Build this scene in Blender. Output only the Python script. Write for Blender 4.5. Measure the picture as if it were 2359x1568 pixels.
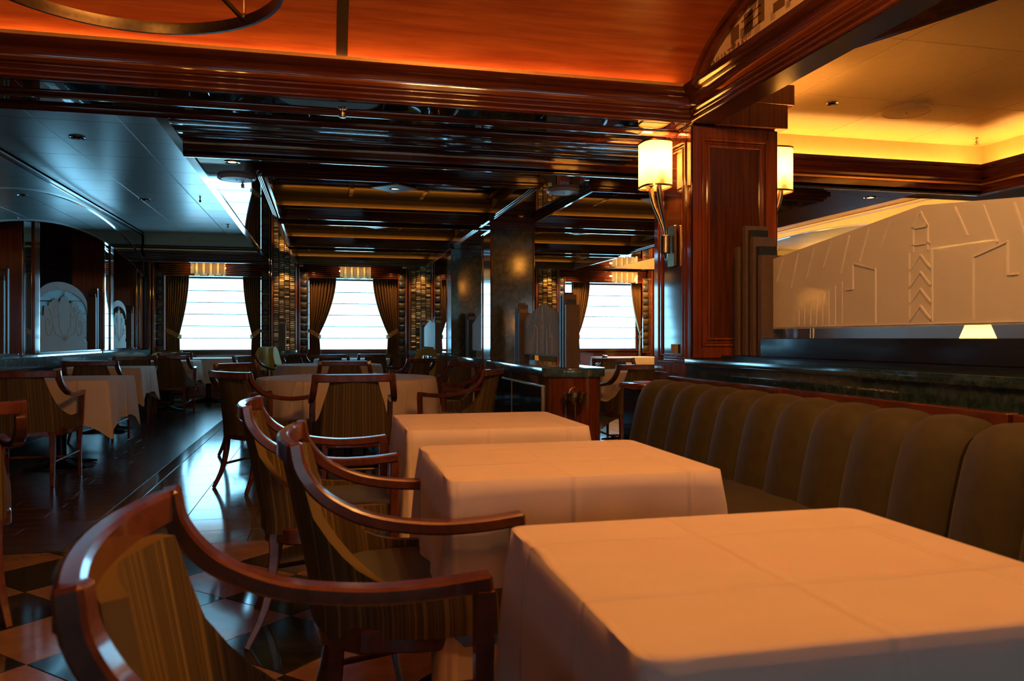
import bpy, bmesh, math, random
from mathutils import Vector, Matrix
random.seed(7)
for o in list(bpy.data.objects):
    bpy.data.objects.remove(o)
scene = bpy.context.scene
col = scene.collection
PI = math.pi

# ------------------------------------------------------------------ camera
F = 1830.0                      # focal length in pixels of the 2359 px frame
TH = math.radians(13.36)        # the camera is turned right of the room's long axis
HC = 1.10                       # eye height
S_, C_ = math.sin(TH), math.cos(TH)
cd = bpy.data.cameras.new('camera'); cam = bpy.data.objects.new('camera', cd); col.objects.link(cam)
cam.location = (0, 0, HC); cam.rotation_euler = (PI/2, 0, -TH)
cd.sensor_width = 36.0; cd.lens = F/2359*36.0; cd.shift_y = -5/2359; cd.clip_start = 0.02
cd.dof.use_dof = True; cd.dof.focus_distance = 6.5; cd.dof.aperture_fstop = 6.5
scene.camera = cam
# ------------------------------------------------------------------ world and view
w = bpy.data.worlds.new('world'); scene.world = w; w.use_nodes = True
w.node_tree.nodes['Background'].inputs[0].default_value = (0.6, 0.8, 1.0, 1)
w.node_tree.nodes['Background'].inputs[1].default_value = 0.6
vs = scene.view_settings
vs.view_transform = 'Standard'; vs.look = 'None'; vs.gamma = 1.0; vs.use_curve_mapping = False; vs.exposure = 0.0
DAY = (0.29, 0.68, 1.0); DAY_S = 11.5          # daylight behind the blinds
WARM = (1.0, 0.445, 0.105)                      # tungsten lamps

def XAT(px, Y):                               # x of the point at depth Y seen in pixel column px
    k = (px-1179.5)/F
    return Y*(S_+k*C_)/(C_-k*S_)

# ------------------------------------------------------------------ materials
MATS = {}
def nodes_of(name):
    m = bpy.data.materials.new(name); m.use_nodes = True
    nt = m.node_tree; b = nt.nodes['Principled BSDF']
    return m, nt, b
def mat(name, base, rough=0.5, metal=0.0, var=None, scale=(4, 4, 4), noise=6.0, bump=0.0, bscale=40.0, coat=0.0,
        detail=5.0, trans=0.0, spec=0.5, rvar=0.0, sheen=0.0, coords='Object', lo=0.35, hi=0.65):
    m, nt, b = nodes_of(name); N, L = nt.nodes, nt.links
    b.inputs['Base Color'].default_value = (*base, 1); b.inputs['Roughness'].default_value = rough
    b.inputs['Metallic'].default_value = metal; b.inputs['Coat Weight'].default_value = coat
    b.inputs['Coat Roughness'].default_value = 0.06
    b.inputs['Transmission Weight'].default_value = trans; b.inputs['Specular IOR Level'].default_value = spec
    b.inputs['Sheen Weight'].default_value = sheen
    tc = N.new('ShaderNodeTexCoord'); mp = N.new('ShaderNodeMapping')
    L.new(tc.outputs[coords], mp.inputs[0]); mp.inputs['Scale'].default_value = scale
    if var:
        n = N.new('ShaderNodeTexNoise'); n.inputs['Scale'].default_value = noise; n.inputs['Detail'].default_value = detail
        n.inputs['Roughness'].default_value = 0.6
        L.new(mp.outputs[0], n.inputs['Vector'])
        r = N.new('ShaderNodeValToRGB'); r.color_ramp.elements[0].color = (*base, 1); r.color_ramp.elements[1].color = (*var, 1)
        r.color_ramp.elements[0].position = lo; r.color_ramp.elements[1].position = hi
        L.new(n.outputs['Fac'], r.inputs[0]); L.new(r.outputs[0], b.inputs['Base Color'])
        if rvar:
            mr = N.new('ShaderNodeMapRange'); L.new(n.outputs['Fac'], mr.inputs[0])
            mr.inputs[3].default_value = rough-rvar; mr.inputs[4].default_value = rough+rvar
            L.new(mr.outputs[0], b.inputs['Roughness'])
    if bump:
        n2 = N.new('ShaderNodeTexNoise'); n2.inputs['Scale'].default_value = bscale; n2.inputs['Detail'].default_value = 3
        L.new(mp.outputs[0], n2.inputs['Vector'])
        bp = N.new('ShaderNodeBump'); bp.inputs['Strength'].default_value = bump; bp.inputs['Distance'].default_value = 0.01
        L.new(n2.outputs['Fac'], bp.inputs['Height']); L.new(bp.outputs[0], b.inputs['Normal'])
    MATS[name] = m; return m
def glow(name, colr, strength):
    m = bpy.data.materials.new(name); m.use_nodes = True; nt = m.node_tree; nt.nodes.clear()
    e = nt.nodes.new('ShaderNodeEmission'); e.inputs[0].default_value = (*colr, 1); e.inputs[1].default_value = strength
    o = nt.nodes.new('ShaderNodeOutputMaterial'); nt.links.new(e.outputs[0], o.inputs[0]); MATS[name] = m; return m
def translucent(name, colr, mix=0.55, rough=0.6):
    m = bpy.data.materials.new(name); m.use_nodes = True; nt = m.node_tree; N, L = nt.nodes, nt.links; N.clear()
    d = N.new('ShaderNodeBsdfDiffuse'); t = N.new('ShaderNodeBsdfTranslucent'); x = N.new('ShaderNodeMixShader'); o = N.new('ShaderNodeOutputMaterial')
    tc = N.new('ShaderNodeTexCoord'); n = N.new('ShaderNodeTexNoise'); n.inputs['Scale'].default_value = 9; n.inputs['Detail'].default_value = 4
    L.new(tc.outputs['Object'], n.inputs['Vector'])
    r = N.new('ShaderNodeValToRGB'); r.color_ramp.elements[0].color = (*[c*0.8 for c in colr], 1); r.color_ramp.elements[1].color = (*colr, 1)
    L.new(n.outputs['Fac'], r.inputs[0]); L.new(r.outputs[0], d.inputs[0]); L.new(r.outputs[0], t.inputs[0])
    x.inputs[0].default_value = mix; L.new(d.outputs[0], x.inputs[1]); L.new(t.outputs[0], x.inputs[2]); L.new(x.outputs[0], o.inputs[0])
    MATS[name] = m; return m
def stripes(name, cols, count, rough=0.75, wob=0.0):
    """woven stripes running along v of the UV map"""
    m, nt, b = nodes_of(name); N, L = nt.nodes, nt.links
    b.inputs['Roughness'].default_value = rough; b.inputs['Specular IOR Level'].default_value = 0.25
    uv = N.new('ShaderNodeUVMap'); mp = N.new('ShaderNodeMapping'); mp.inputs['Scale'].default_value = (count, 0.0 if not wob else wob, 0)
    L.new(uv.outputs[0], mp.inputs[0])
    n = N.new('ShaderNodeTexNoise'); n.inputs['Scale'].default_value = 1.0; n.inputs['Detail'].default_value = 4; n.inputs['Roughness'].default_value = 0.75
    L.new(mp.outputs[0], n.inputs['Vector'])
    r = N.new('ShaderNodeValToRGB'); el = r.color_ramp.elements
    while len(el) < len(cols): el.new(0.5)
    for i, c in enumerate(cols):
        el[i].position = 0.32+0.36*i/(len(cols)-1); el[i].color = (*c, 1)
    L.new(n.outputs['Fac'], r.inputs[0]); L.new(r.outputs[0], b.inputs['Base Color'])
    w2 = N.new('ShaderNodeTexNoise'); w2.inputs['Scale'].default_value = 220
    bp = N.new('ShaderNodeBump'); bp.inputs['Strength'].default_value = 0.15; bp.inputs['Distance'].default_value = 0.003
    L.new(w2.outputs['Fac'], bp.inputs['Height']); L.new(bp.outputs[0], b.inputs['Normal'])
    MATS[name] = m; return m

WOOD = mat('mahogany', (0.075, 0.016, 0.006), 0.10, var=(0.13, 0.030, 0.010), scale=(1, 1, 1), noise=5, coat=0.6, spec=0.6)
WOODX = mat('mahogany_along_x', (0.070, 0.015, 0.006), 0.10, var=(0.14, 0.032, 0.011), scale=(0.4, 14, 14), noise=3, coat=0.6, spec=0.6)
WOODY = mat('mahogany_along_y', (0.070, 0.015, 0.006), 0.10, var=(0.14, 0.032, 0.011), scale=(14, 0.4, 14), noise=3, coat=0.6, spec=0.6)
WOODZ = mat('mahogany_upright', (0.14, 0.030, 0.009), 0.09, var=(0.25, 0.060, 0.016), scale=(11, 11, 0.5), noise=3, coat=0.7, spec=0.6)
BURL = mat('column_panel', (0.06, 0.018, 0.008), 0.07, var=(0.11, 0.032, 0.012), scale=(14, 14, 0.8), noise=3, coat=0.8, spec=0.6)
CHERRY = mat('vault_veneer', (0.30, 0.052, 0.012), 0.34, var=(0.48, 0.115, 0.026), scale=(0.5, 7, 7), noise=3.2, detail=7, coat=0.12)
CHAIRW = mat('chair_wood', (0.085, 0.024, 0.012), 0.24, var=(0.15, 0.045, 0.021), scale=(3, 3, 3), noise=6, coat=0.4)
MIRROR = mat('black_mirror', (0.30, 0.34, 0.36), 0.025, metal=1.0, bump=0.0012, bscale=1.2, scale=(1, 1, 1))
SILVER = mat('silver_mirror', (0.62, 0.66, 0.68), 0.03, metal=1.0)
TRAYW = mat('painted_metal_panel', (0.42, 0.44, 0.45), 0.30, metal=0.35, var=(0.46, 0.48, 0.49), noise=2, spec=0.5)
CREAM = mat('cream_paint', (0.62, 0.50, 0.34), 0.6, var=(0.66, 0.54, 0.38), noise=3)
GLOWPAINT = mat('glow_tinted_paint', (0.58, 0.40, 0.17), 0.5, var=(0.62, 0.43, 0.19), noise=3)  # warm cove glow of the right-hand ceilings put into the paint colour
OCHRE = mat('ochre_cove', (0.50, 0.25, 0.035), 0.55, var=(0.56, 0.29, 0.045), noise=3)
GOLD = mat('gold_trim', (0.75, 0.46, 0.16), 0.30, metal=0.85, var=(0.80, 0.52, 0.20), noise=8)
BRASS = mat('brass', (0.62, 0.40, 0.15), 0.22, metal=1.0, var=(0.70, 0.47, 0.20), noise=10)
ABRASS = mat('aged_brass', (0.34, 0.25, 0.13), 0.30, metal=1.0, var=(0.42, 0.32, 0.17), noise=10); DBRASS = mat('dark_bronze', (0.10, 0.068, 0.035), 0.28, metal=0.9, var=(0.14, 0.095, 0.05), noise=10)
CHROME = mat('chrome', (0.78, 0.80, 0.82), 0.08, metal=1.0)
GRANITE = mat('dark_green_granite', (0.012, 0.028, 0.030), 0.10, var=(0.050, 0.085, 0.080), scale=(1, 1, 1), noise=26, detail=8, coat=0.5, lo=0.42, hi=0.8)
MARBLE = mat('blue_green_marble', (0.030, 0.075, 0.085), 0.12, var=(0.13, 0.22, 0.23), scale=(1, 1, 1), noise=14, detail=9, coat=0.5, lo=0.38, hi=0.75)
OLIVE = mat('olive_polished_stone', (0.075, 0.080, 0.050), 0.14, var=(0.19, 0.18, 0.11), scale=(1, 1, 1), noise=16, detail=8, coat=0.6, metal=0.35, lo=0.35, hi=0.75)
BLACK = mat('black_lacquer', (0.008, 0.008, 0.010), 0.12, var=(0.012, 0.012, 0.014), coat=0.4)
POST = mat('bronze_slab', (0.11, 0.075, 0.052), 0.45, metal=0.0, spec=0.35, var=(0.13, 0.09, 0.063), noise=6)
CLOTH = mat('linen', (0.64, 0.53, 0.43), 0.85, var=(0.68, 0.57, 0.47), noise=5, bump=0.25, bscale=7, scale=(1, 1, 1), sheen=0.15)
def creases(m):
    nt = m.node_tree; N, L = nt.nodes, nt.links; b = N['Principled BSDF']
    tc = N.new('ShaderNodeTexCoord'); sp = N.new('ShaderNodeSeparateXYZ')
    nz = N.new('ShaderNodeTexNoise'); nz.inputs['Scale'].default_value = 5; L.new(tc.outputs['Object'], nz.inputs['Vector'])
    vm = N.new('ShaderNodeVectorMath'); vm.operation = 'MULTIPLY_ADD'; L.new(nz.outputs['Color'], vm.inputs[0]); vm.inputs[1].default_value = (0.03, 0.03, 0.03)
    L.new(tc.outputs['Object'], vm.inputs[2]); L.new(vm.outputs[0], sp.inputs[0])
    hs_ = []
    for ax, per, off in ((0, 0.31, 0.1), (1, 0.27, 0.35)):
        q = N.new('ShaderNodeMath'); q.operation = 'MULTIPLY_ADD'; L.new(sp.outputs[ax], q.inputs[0]); q.inputs[1].default_value = 1/per; q.inputs[2].default_value = off
        fr_ = N.new('ShaderNodeMath'); fr_.operation = 'PINGPONG'; L.new(q.outputs[0], fr_.inputs[0]); fr_.inputs[1].default_value = 0.5
        mr = N.new('ShaderNodeMapRange'); mr.interpolation_type = 'SMOOTHSTEP'; L.new(fr_.outputs[0], mr.inputs[0]); mr.inputs[1].default_value = 0.0; mr.inputs[2].default_value = 0.05; mr.inputs[3].default_value = 1; mr.inputs[4].default_value = 0
        hs_.append(mr)
    ad = N.new('ShaderNodeMath'); ad.operation = 'ADD'; L.new(hs_[0].outputs[0], ad.inputs[0]); L.new(hs_[1].outputs[0], ad.inputs[1])
    n3 = N.new('ShaderNodeTexNoise'); n3.inputs['Scale'].default_value = 3.5; n3.inputs['Detail'].default_value = 2; L.new(tc.outputs['Object'], n3.inputs['Vector'])
    mu = N.new('ShaderNodeMath'); mu.operation = 'MULTIPLY'; L.new(ad.outputs[0], mu.inputs[0]); L.new(n3.outputs['Fac'], mu.inputs[1])
    a2 = N.new('ShaderNodeMath'); a2.operation = 'MULTIPLY_ADD'; L.new(n3.outputs['Fac'], a2.inputs[0]); a2.inputs[1].default_value = 1.6; L.new(mu.outputs[0], a2.inputs[2])
    bp = N.new('ShaderNodeBump'); bp.inputs['Strength'].default_value = 0.6; bp.inputs['Distance'].default_value = 0.012
    L.new(a2.outputs[0], bp.inputs['Height']); L.new(bp.outputs[0], b.inputs['Normal'])
creases(CLOTH)
OLIVEF = mat('olive_velvet', (0.028, 0.024, 0.005), 0.75, var=(0.040, 0.034, 0.008), noise=4, sheen=0.06, bump=0.1, bscale=200)
YELLOWF = stripes('yellow_striped_fabric', [(0.32, 0.20, 0.035), (0.66, 0.47, 0.10), (0.50, 0.33, 0.06), (0.80, 0.60, 0.18)], 26)
STRIPE = stripes('striped_chair_fabric', [(0.020, 0.015, 0.008), (0.13, 0.090, 0.032), (0.055, 0.038, 0.016), (0.22, 0.15, 0.052), (0.075, 0.065, 0.035)], 62)
DRAPE = stripes('striped_drape', [(0.07, 0.028, 0.010), (0.40, 0.20, 0.060), (0.14, 0.062, 0.020), (0.46, 0.25, 0.085)], 26)
SEATF = mat('dark_seat_fabric', (0.030, 0.034, 0.028), 0.8, var=(0.045, 0.05, 0.04), noise=60, sheen=0.2)
IRON = mat('black_iron', (0.012, 0.012, 0.013), 0.35, metal=0.6, var=(0.02, 0.02, 0.021))
SOFW = mat('satin_mahogany', (0.040, 0.011, 0.005), 0.25, var=(0.055, 0.015, 0.007))
DARKW = mat('dark_wall', (0.025, 0.012, 0.008), 0.35, var=(0.035, 0.016, 0.010), noise=4)
PADG = mat('green_leather_pad', (0.075, 0.062, 0.026), 0.42, var=(0.095, 0.080, 0.034), noise=20)
PADB = mat('blue_black_leather_pad', (0.022, 0.030, 0.036), 0.40, var=(0.032, 0.042, 0.050), noise=20)
BEIGET = mat('beige_marble_tile', (0.26, 0.15, 0.09), 0.10, var=(0.34, 0.21, 0.13), noise=9, detail=8, scale=(1, 1, 1), coat=0.3)
DARKT = mat('black_marble_tile', (0.016, 0.018, 0.020), 0.08, var=(0.040, 0.044, 0.046), noise=12, detail=8, scale=(1, 1, 1), coat=0.3, lo=0.45, hi=0.8)
GREYT = mat('grey_slate_tile', (0.085, 0.088, 0.085), 0.11, var=(0.14, 0.14, 0.135), noise=9, detail=8, scale=(1, 1, 1), rvar=0.03)
PLANK = mat('dark_floor_plank', (0.045, 0.022, 0.013), 0.24, var=(0.095, 0.048, 0.028), noise=3, scale=(1.2, 14, 6), rvar=0.06)
GROUT = mat('floor_grout', (0.020, 0.016, 0.013), 0.5, var=(0.026, 0.021, 0.017))
NOTE = mat('yellow_paper', (0.62, 0.52, 0.24), 0.8, var=(0.66, 0.56, 0.27), noise=4)
REDCARD = mat('red_card', (0.42, 0.075, 0.020), 0.4, var=(0.48, 0.09, 0.025), noise=4)
WHITEP = mat('white_plate', (0.72, 0.74, 0.75), 0.35, var=(0.76, 0.78, 0.79), noise=4)
BLIND = glow('daylit_blind', DAY, DAY_S)
BLINDB = glow('overcast_blind', (0.70, 0.82, 1.0), 2.3)
BLINDSEAM = mat('blind_seam', (0.20, 0.22, 0.23), 0.7, var=(0.24, 0.26, 0.27))
SHADE = translucent('lamp_shade_linen', (0.95, 0.80, 0.48), 0.6)
ALAB = translucent('alabaster', (0.88, 0.76, 0.52), 0.5)
COVE = glow('warm_cove_tube', (1.0, 0.52, 0.12), 74.0); COVER = glow('warm_right_tray_tube', (1.0, 0.50, 0.11), 330.0); COVEC = glow('dim_coffer_tube', (1.0, 0.55, 0.16), 5.0)
COVEV = glow('warm_vault_cove_tube', (1.0, 0.42, 0.08), 22.0)
BULB = glow('warm_bulb', WARM, 60.0); BULB2 = glow('bright_warm_bulb', WARM, 720.0)
LEDW = glow('downlight_lens', (1.0, 0.62, 0.28), 6.0)
def glassmat(name, frost, tr=0.5):
    m, nt, b = nodes_of(name); N, L = nt.nodes, nt.links
    if not frost:
        b.inputs['Base Color'].default_value = (0.9, 0.96, 0.94, 1); b.inputs['Roughness'].default_value = 0.0
        b.inputs['Transmission Weight'].default_value = 1.0; b.inputs['IOR'].default_value = 1.45
        N.remove(b); t = N.new('ShaderNodeBsdfTransparent'); t.inputs[0].default_value = (0.88, 0.93, 0.92, 1)
        g = N.new('ShaderNodeBsdfGlossy'); g.inputs['Roughness'].default_value = 0.02; x = N.new('ShaderNodeMixShader'); x.inputs[0].default_value = 0.012
        L.new(t.outputs[0], x.inputs[1]); L.new(g.outputs[0], x.inputs[2]); L.new(x.outputs[0], N['Material Output'].inputs[0])
    else:
        N.remove(b); d = N.new('ShaderNodeBsdfDiffuse'); t = N.new('ShaderNodeBsdfTranslucent'); p = N.new('ShaderNodeBsdfTransparent')
        tc = N.new('ShaderNodeTexCoord'); n = N.new('ShaderNodeTexNoise'); n.inputs['Scale'].default_value = 3
        r = N.new('ShaderNodeValToRGB'); r.color_ramp.elements[0].color = (0.78, 0.78, 0.76, 1); r.color_ramp.elements[1].color = (0.86, 0.86, 0.84, 1)
        L.new(tc.outputs['Object'], n.inputs['Vector']); L.new(n.outputs['Fac'], r.inputs[0])
        L.new(r.outputs[0], d.inputs[0]); L.new(r.outputs[0], t.inputs[0])
        x = N.new('ShaderNodeMixShader'); x.inputs[0].default_value = tr; L.new(d.outputs[0], x.inputs[1]); L.new(t.outputs[0], x.inputs[2])
        y = N.new('ShaderNodeMixShader'); y.inputs[0].default_value = frost; L.new(x.outputs[0], y.inputs[2]); L.new(p.outputs[0], y.inputs[1])
        L.new(y.outputs[0], N['Material Output'].inputs[0])
    MATS[name] = m; return m
CLEAR = glassmat('clear_glass', 0); FROST = glassmat('frosted_glass', 0.93, 0.45); ETCH = glassmat('etched_glass_relief', 0.97, 0.25)
def brickmat():
    m, nt, b = nodes_of('amber_glass_brick'); N, L = nt.nodes, nt.links
    oi = N.new('ShaderNodeObjectInfo'); r = N.new('ShaderNodeValToRGB')
    r.color_ramp.elements[0].color = (0.07, 0.036, 0.010, 1); r.color_ramp.elements[1].color = (0.72, 0.47, 0.17, 1)
    e = r.color_ramp.elements.new(0.5); e.color = (0.24, 0.13, 0.038, 1)
    L.new(oi.outputs['Random'], r.inputs[0]); L.new(r.outputs[0], b.inputs['Base Color'])
    b.inputs['Metallic'].default_value = 0.45; b.inputs['Roughness'].default_value = 0.16
    MATS['brick'] = m; return m
BRICK = brickmat()
def muralmat():
    m, nt, b = nodes_of('sepia_city_print'); N, L = nt.nodes, nt.links
    tc = N.new('ShaderNodeTexCoord'); mp = N.new('ShaderNodeMapping'); mp.inputs['Rotation'].default_value = (0, PI/2, 0)
    L.new(tc.outputs['Object'], mp.inputs[0])
    n = N.new('ShaderNodeTexNoise'); n.inputs['Scale'].default_value = 3.0; n.inputs['Detail'].default_value = 6
    v = N.new('ShaderNodeTexVoronoi'); v.distance = 'CHEBYCHEV'; v.inputs['Scale'].default_value = 11
    L.new(tc.outputs['Object'], n.inputs['Vector']); L.new(tc.outputs['Object'], v.inputs['Vector'])
    mx = N.new('ShaderNodeMath'); mx.operation = 'MULTIPLY'; L.new(n.outputs['Fac'], mx.inputs[0]); L.new(v.outputs['Distance'], mx.inputs[1])
    r = N.new('ShaderNodeValToRGB'); r.color_ramp.elements[0].color = (0.10, 0.055, 0.022, 1); r.color_ramp.elements[1].color = (0.80, 0.62, 0.40, 1)
    r.color_ramp.elements[0].position = 0.04; r.color_ramp.elements[1].position = 0.16
    L.new(mx.outputs[0], r.inputs[0]); L.new(r.outputs[0], b.inputs['Base Color']); b.inputs['Roughness'].default_value = 0.55
    return m
MURAL = muralmat()

# ------------------------------------------------------------------ mesh helper
class MB:
    def __init__(s): s.v, s.f, s.uv = [], [], None
    def add(s, vs_, fs_):
        n = len(s.v); s.v += [tuple(p) for p in vs_]; s.f += [tuple(i+n for i in f) for f in fs_]; return s
    def box(s, x0, x1, y0, y1, z0, z1):
        p = [(x, y, z) for z in (z0, z1) for y in (y0, y1) for x in (x0, x1)]
        return s.add(p, [(0, 2, 3, 1), (4, 5, 7, 6), (0, 1, 5, 4), (2, 6, 7, 3), (0, 4, 6, 2), (1, 3, 7, 5)])
    def prism(s, poly, axis, a0, a1):
        def P(u, v, a): return {'x': (a, u, v), 'y': (u, a, v), 'z': (u, v, a)}[axis]
        n = len(poly)
        p = [P(u, v, a0) for u, v in poly]+[P(u, v, a1) for u, v in poly]
        f = [tuple(range(n)), tuple(range(2*n-1, n-1, -1))]+[(i, i+n, (i+1) % n+n, (i+1) % n) for i in range(n)]
        return s.add(p, f)
    def sweep(s, path, sec, up=(0, 0, 1), closed=False, caps=True):
        """sec: fn(i)->list of (side, up) offsets or a list"""
        path = [Vector(p) for p in path]; n = len(path); rings = []
        for i, p in enumerate(path):
            a = path[(i-1) % n] if closed or i > 0 else path[i]; b = path[(i+1) % n] if closed or i < n-1 else path[i]
            t = (b-a).normalized(); sd = t.cross(Vector(up))
            if sd.length < 1e-4: sd = t.cross(Vector((0, 1, 0)))
            sd.normalize(); u = sd.cross(t)
            q = sec(i) if callable(sec) else sec
            rings.append([p+sd*x+u*y for x, y in q])
        k = len(rings[0]); base = len(s.v)
        for r in rings: s.v += [tuple(p) for p in r]
        for i in range(n if closed else n-1):
            j = (i+1) % n
            for a in range(k):
                b = (a+1) % k
                s.f.append((base+i*k+a, base+i*k+b, base+j*k+b, base+j*k+a))
        if caps and not closed:
            s.f.append(tuple(base+a for a in range(k-1, -1, -1))); s.f.append(tuple(base+(n-1)*k+a for a in range(k)))
        return s
    def tube(s, path, r, n=10, **kw):
        rr = r if callable(r) else (lambda i: r)
        return s.sweep(path, lambda i: [(rr(i)*math.cos(2*PI*a/n), rr(i)*math.sin(2*PI*a/n)) for a in range(n)], **kw)
    def lathe(s, prof, n=24, c=(0, 0, 0)):
        base = len(s.v); k = len(prof)
        for i in range(n):
            a = 2*PI*i/n
            s.v += [(c[0]+r*math.cos(a), c[1]+r*math.sin(a), c[2]+z) for r, z in prof]
        for i in range(n):
            j = (i+1) % n
            for q in range(k-1): s.f.append((base+i*k+q, base+j*k+q, base+j*k+q+1, base+i*k+q+1))
        if prof[0][0] > 1e-6: s.f.append(tuple(base+i*k for i in range(n-1, -1, -1)))
        if prof[-1][0] > 1e-6: s.f.append(tuple(base+i*k+k-1 for i in range(n)))
        return s
    def grid(s, fn, nu, nv, closeu=False):
        base = len(s.v)
        for j in range(nv+1):
            for i in range(nu+(0 if closeu else 1)): s.v.append(tuple(fn(i/nu, j/nv)))
        k = nu+(0 if closeu else 1)
        for j in range(nv):
            for i in range(nu):
                i2 = (i+1) % k
                s.f.append((base+j*k+i, base+j*k+i2, base+(j+1)*k+i2, base+(j+1)*k+i))
        return s
    def mesh(s, name, m, bevel=0.0, smooth=True, weld=False, ang=0.6, seg=1):
        me = bpy.data.meshes.new(name); me.from_pydata(s.v, [], s.f)
        if s.uv:
            ul = me.uv_layers.new(name='UVMap')
            for lp in me.loops: ul.data[lp.index].uv = s.uv[lp.vertex_index]
        bm = bmesh.new(); bm.from_mesh(me)
        if weld: bmesh.ops.remove_doubles(bm, verts=bm.verts, dist=1e-5)
        bmesh.ops.recalc_face_normals(bm, faces=bm.faces)
        if bevel:
            es = [e for e in bm.edges if len(e.link_faces) == 2 and e.calc_face_angle(0) > 0.5]
            bmesh.ops.bevel(bm, geom=es, offset=bevel, segments=seg, affect='EDGES', profile=0.6)
        if smooth:
            for f in bm.faces: f.smooth = True
            for e in bm.edges:
                if len(e.link_faces) == 2 and e.calc_face_angle(0) > ang: e.smooth = False
        bm.to_mesh(me); bm.free()
        if m: me.materials.append(m)
        return me
def bez(pts, n=8):
    """Catmull-Rom through points"""
    P = [Vector(p) for p in pts]; P = [P[0]*2-P[1]]+P+[P[-1]*2-P[-2]]; out = []
    for i in range(1, len(P)-2):
        for k in range(n):
            t = k/n
            out.append(0.5*((2*P[i])+(-P[i-1]+P[i+1])*t+(2*P[i-1]-5*P[i]+4*P[i+1]-P[i+2])*t*t+(-P[i-1]+3*P[i]-3*P[i+1]+P[i+2])*t**3))
    out.append(P[-2]); return out
def tagit(o, label=None, cat=None, group=None, kind=None):
    if label: o['label'] = label
    if cat: o['category'] = cat
    if group: o['group'] = group
    if kind: o['kind'] = kind
    return o
def link(name, me, parent=None, loc=None, rot=None):
    o = bpy.data.objects.new(name, me); col.objects.link(o)
    if parent: o.parent = parent
    if loc: o.location = loc
    if rot: o.rotation_euler = rot
    return o
def part(name, mb, m, parent=None, **kw):
    loc = kw.pop('loc', None); rot = kw.pop('rot', None)
    return link(name, mb.mesh(name, m, **kw), parent, loc, rot)
def thing(name, label, cat, loc=(0, 0, 0), rz=0, group=None):
    o = link(name, None, None, loc, (0, 0, rz)); o.empty_display_size = 0.1
    return tagit(o, label, cat, group)
def struct(name, mb, m, **kw):
    return tagit(part(name, mb, m, None, **kw), kind='structure')
def structE(name):
    return tagit(link(name, None), kind='structure')
def copy_tree(o, parent=None, loc=None, rz=None, label=None):
    c = o.copy(); col.objects.link(c); c.parent = parent
    if loc: c.location = loc
    if rz is not None: c.rotation_euler = (0, 0, rz)
    if label: c['label'] = label
    for ch in o.children: copy_tree(ch, c)
    return c
def BX(*a): return MB().box(*a)

# ------------------------------------------------------------------ floor
XL, XR, YB, YF = -5.6, 9.0, -5.0, 16.2
floor = struct('floor', BX(XL-0.2, XR+0.2, YB-0.2, YF+0.3, -0.12, -0.004), GROUT)
def clip(poly, test):
    """clip polygon by half-plane: test(p) >= 0 kept"""
    out = []
    for i in range(len(poly)):
        a, b = poly[i], poly[(i+1) % len(poly)]; ta, tb = test(a), test(b)
        if ta >= 0: out.append(a)
        if (ta >= 0) != (tb >= 0):
            t = ta/(ta-tb); out.append((a[0]+(b[0]-a[0])*t, a[1]+(b[1]-a[1])*t))
    return out
CUTY = 4.52; H = 0.284; L0 = (-1.26, 3.84)
shared = {}
def tile_at(name, poly, m, key=None, top=0.0):
    cx = sum(p[0] for p in poly)/len(poly); cy = sum(p[1] for p in poly)/len(poly)
    if key is None or key not in shared:
        q = [((x-cx), (y-cy)) for x, y in poly]
        me = MB().prism(q, 'z', -0.012, 0.0).mesh(name, m, bevel=0.0012, smooth=False)
        if key is not None: shared[key] = me
    else: me = shared[key]
    return link(name, me, floor, (cx, cy, top))
for i in range(-9, 11):
    for j in range(-12, 5):
        if (i+j) % 2 == 0: continue
        cx, cy = L0[0]+i*H, L0[1]+j*H
        if cx < -2.9 or cx > 1.35 or cy < 0.9 or cy > CUTY+H*0.8: continue
        g = H-0.0022
        poly = [(cx-g, cy), (cx, cy-g), (cx+g, cy), (cx, cy+g)]
        whole = cy+g <= CUTY
        if not whole: poly = clip(poly, lambda p: CUTY-p[1])
        if len(poly) < 3: continue
        beige = i % 2 == 1
        tile_at('floor_tile', poly, BEIGET if beige else DARKT, ('d', beige) if whole else None)
# slate strip between the wood aisle and the tables
XB = -1.215
y = CUTY+0.004; r = 0
while y < 15.0:
    dy = 0.30 if y < 5.4 else 0.46
    xs = [XB+0.004, -0.815, -0.40, 0.02, 0.44] if r % 2 == 0 else [XB+0.004, -0.815, -0.19, 0.24, 0.66]
    if y > 9: xs = xs[:3]
    for a, b in zip(xs, xs[1:]):
        tile_at('floor_tile', [(a, y), (b-0.004, y), (b-0.004, y+dy-0.004), (a, y+dy-0.004)], GREYT, ('g', round(b-a, 3), dy))
    y += dy; r += 1
for k in range(11):                      # border course of the aisle
    y0 = CUTY+0.004+k*0.95
    tile_at('border_tile', [(XB-0.105, y0), (XB-0.003, y0), (XB-0.003, y0+0.945), (XB-0.105, y0+0.945)], GREYT, 'border', 0.0005)
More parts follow.
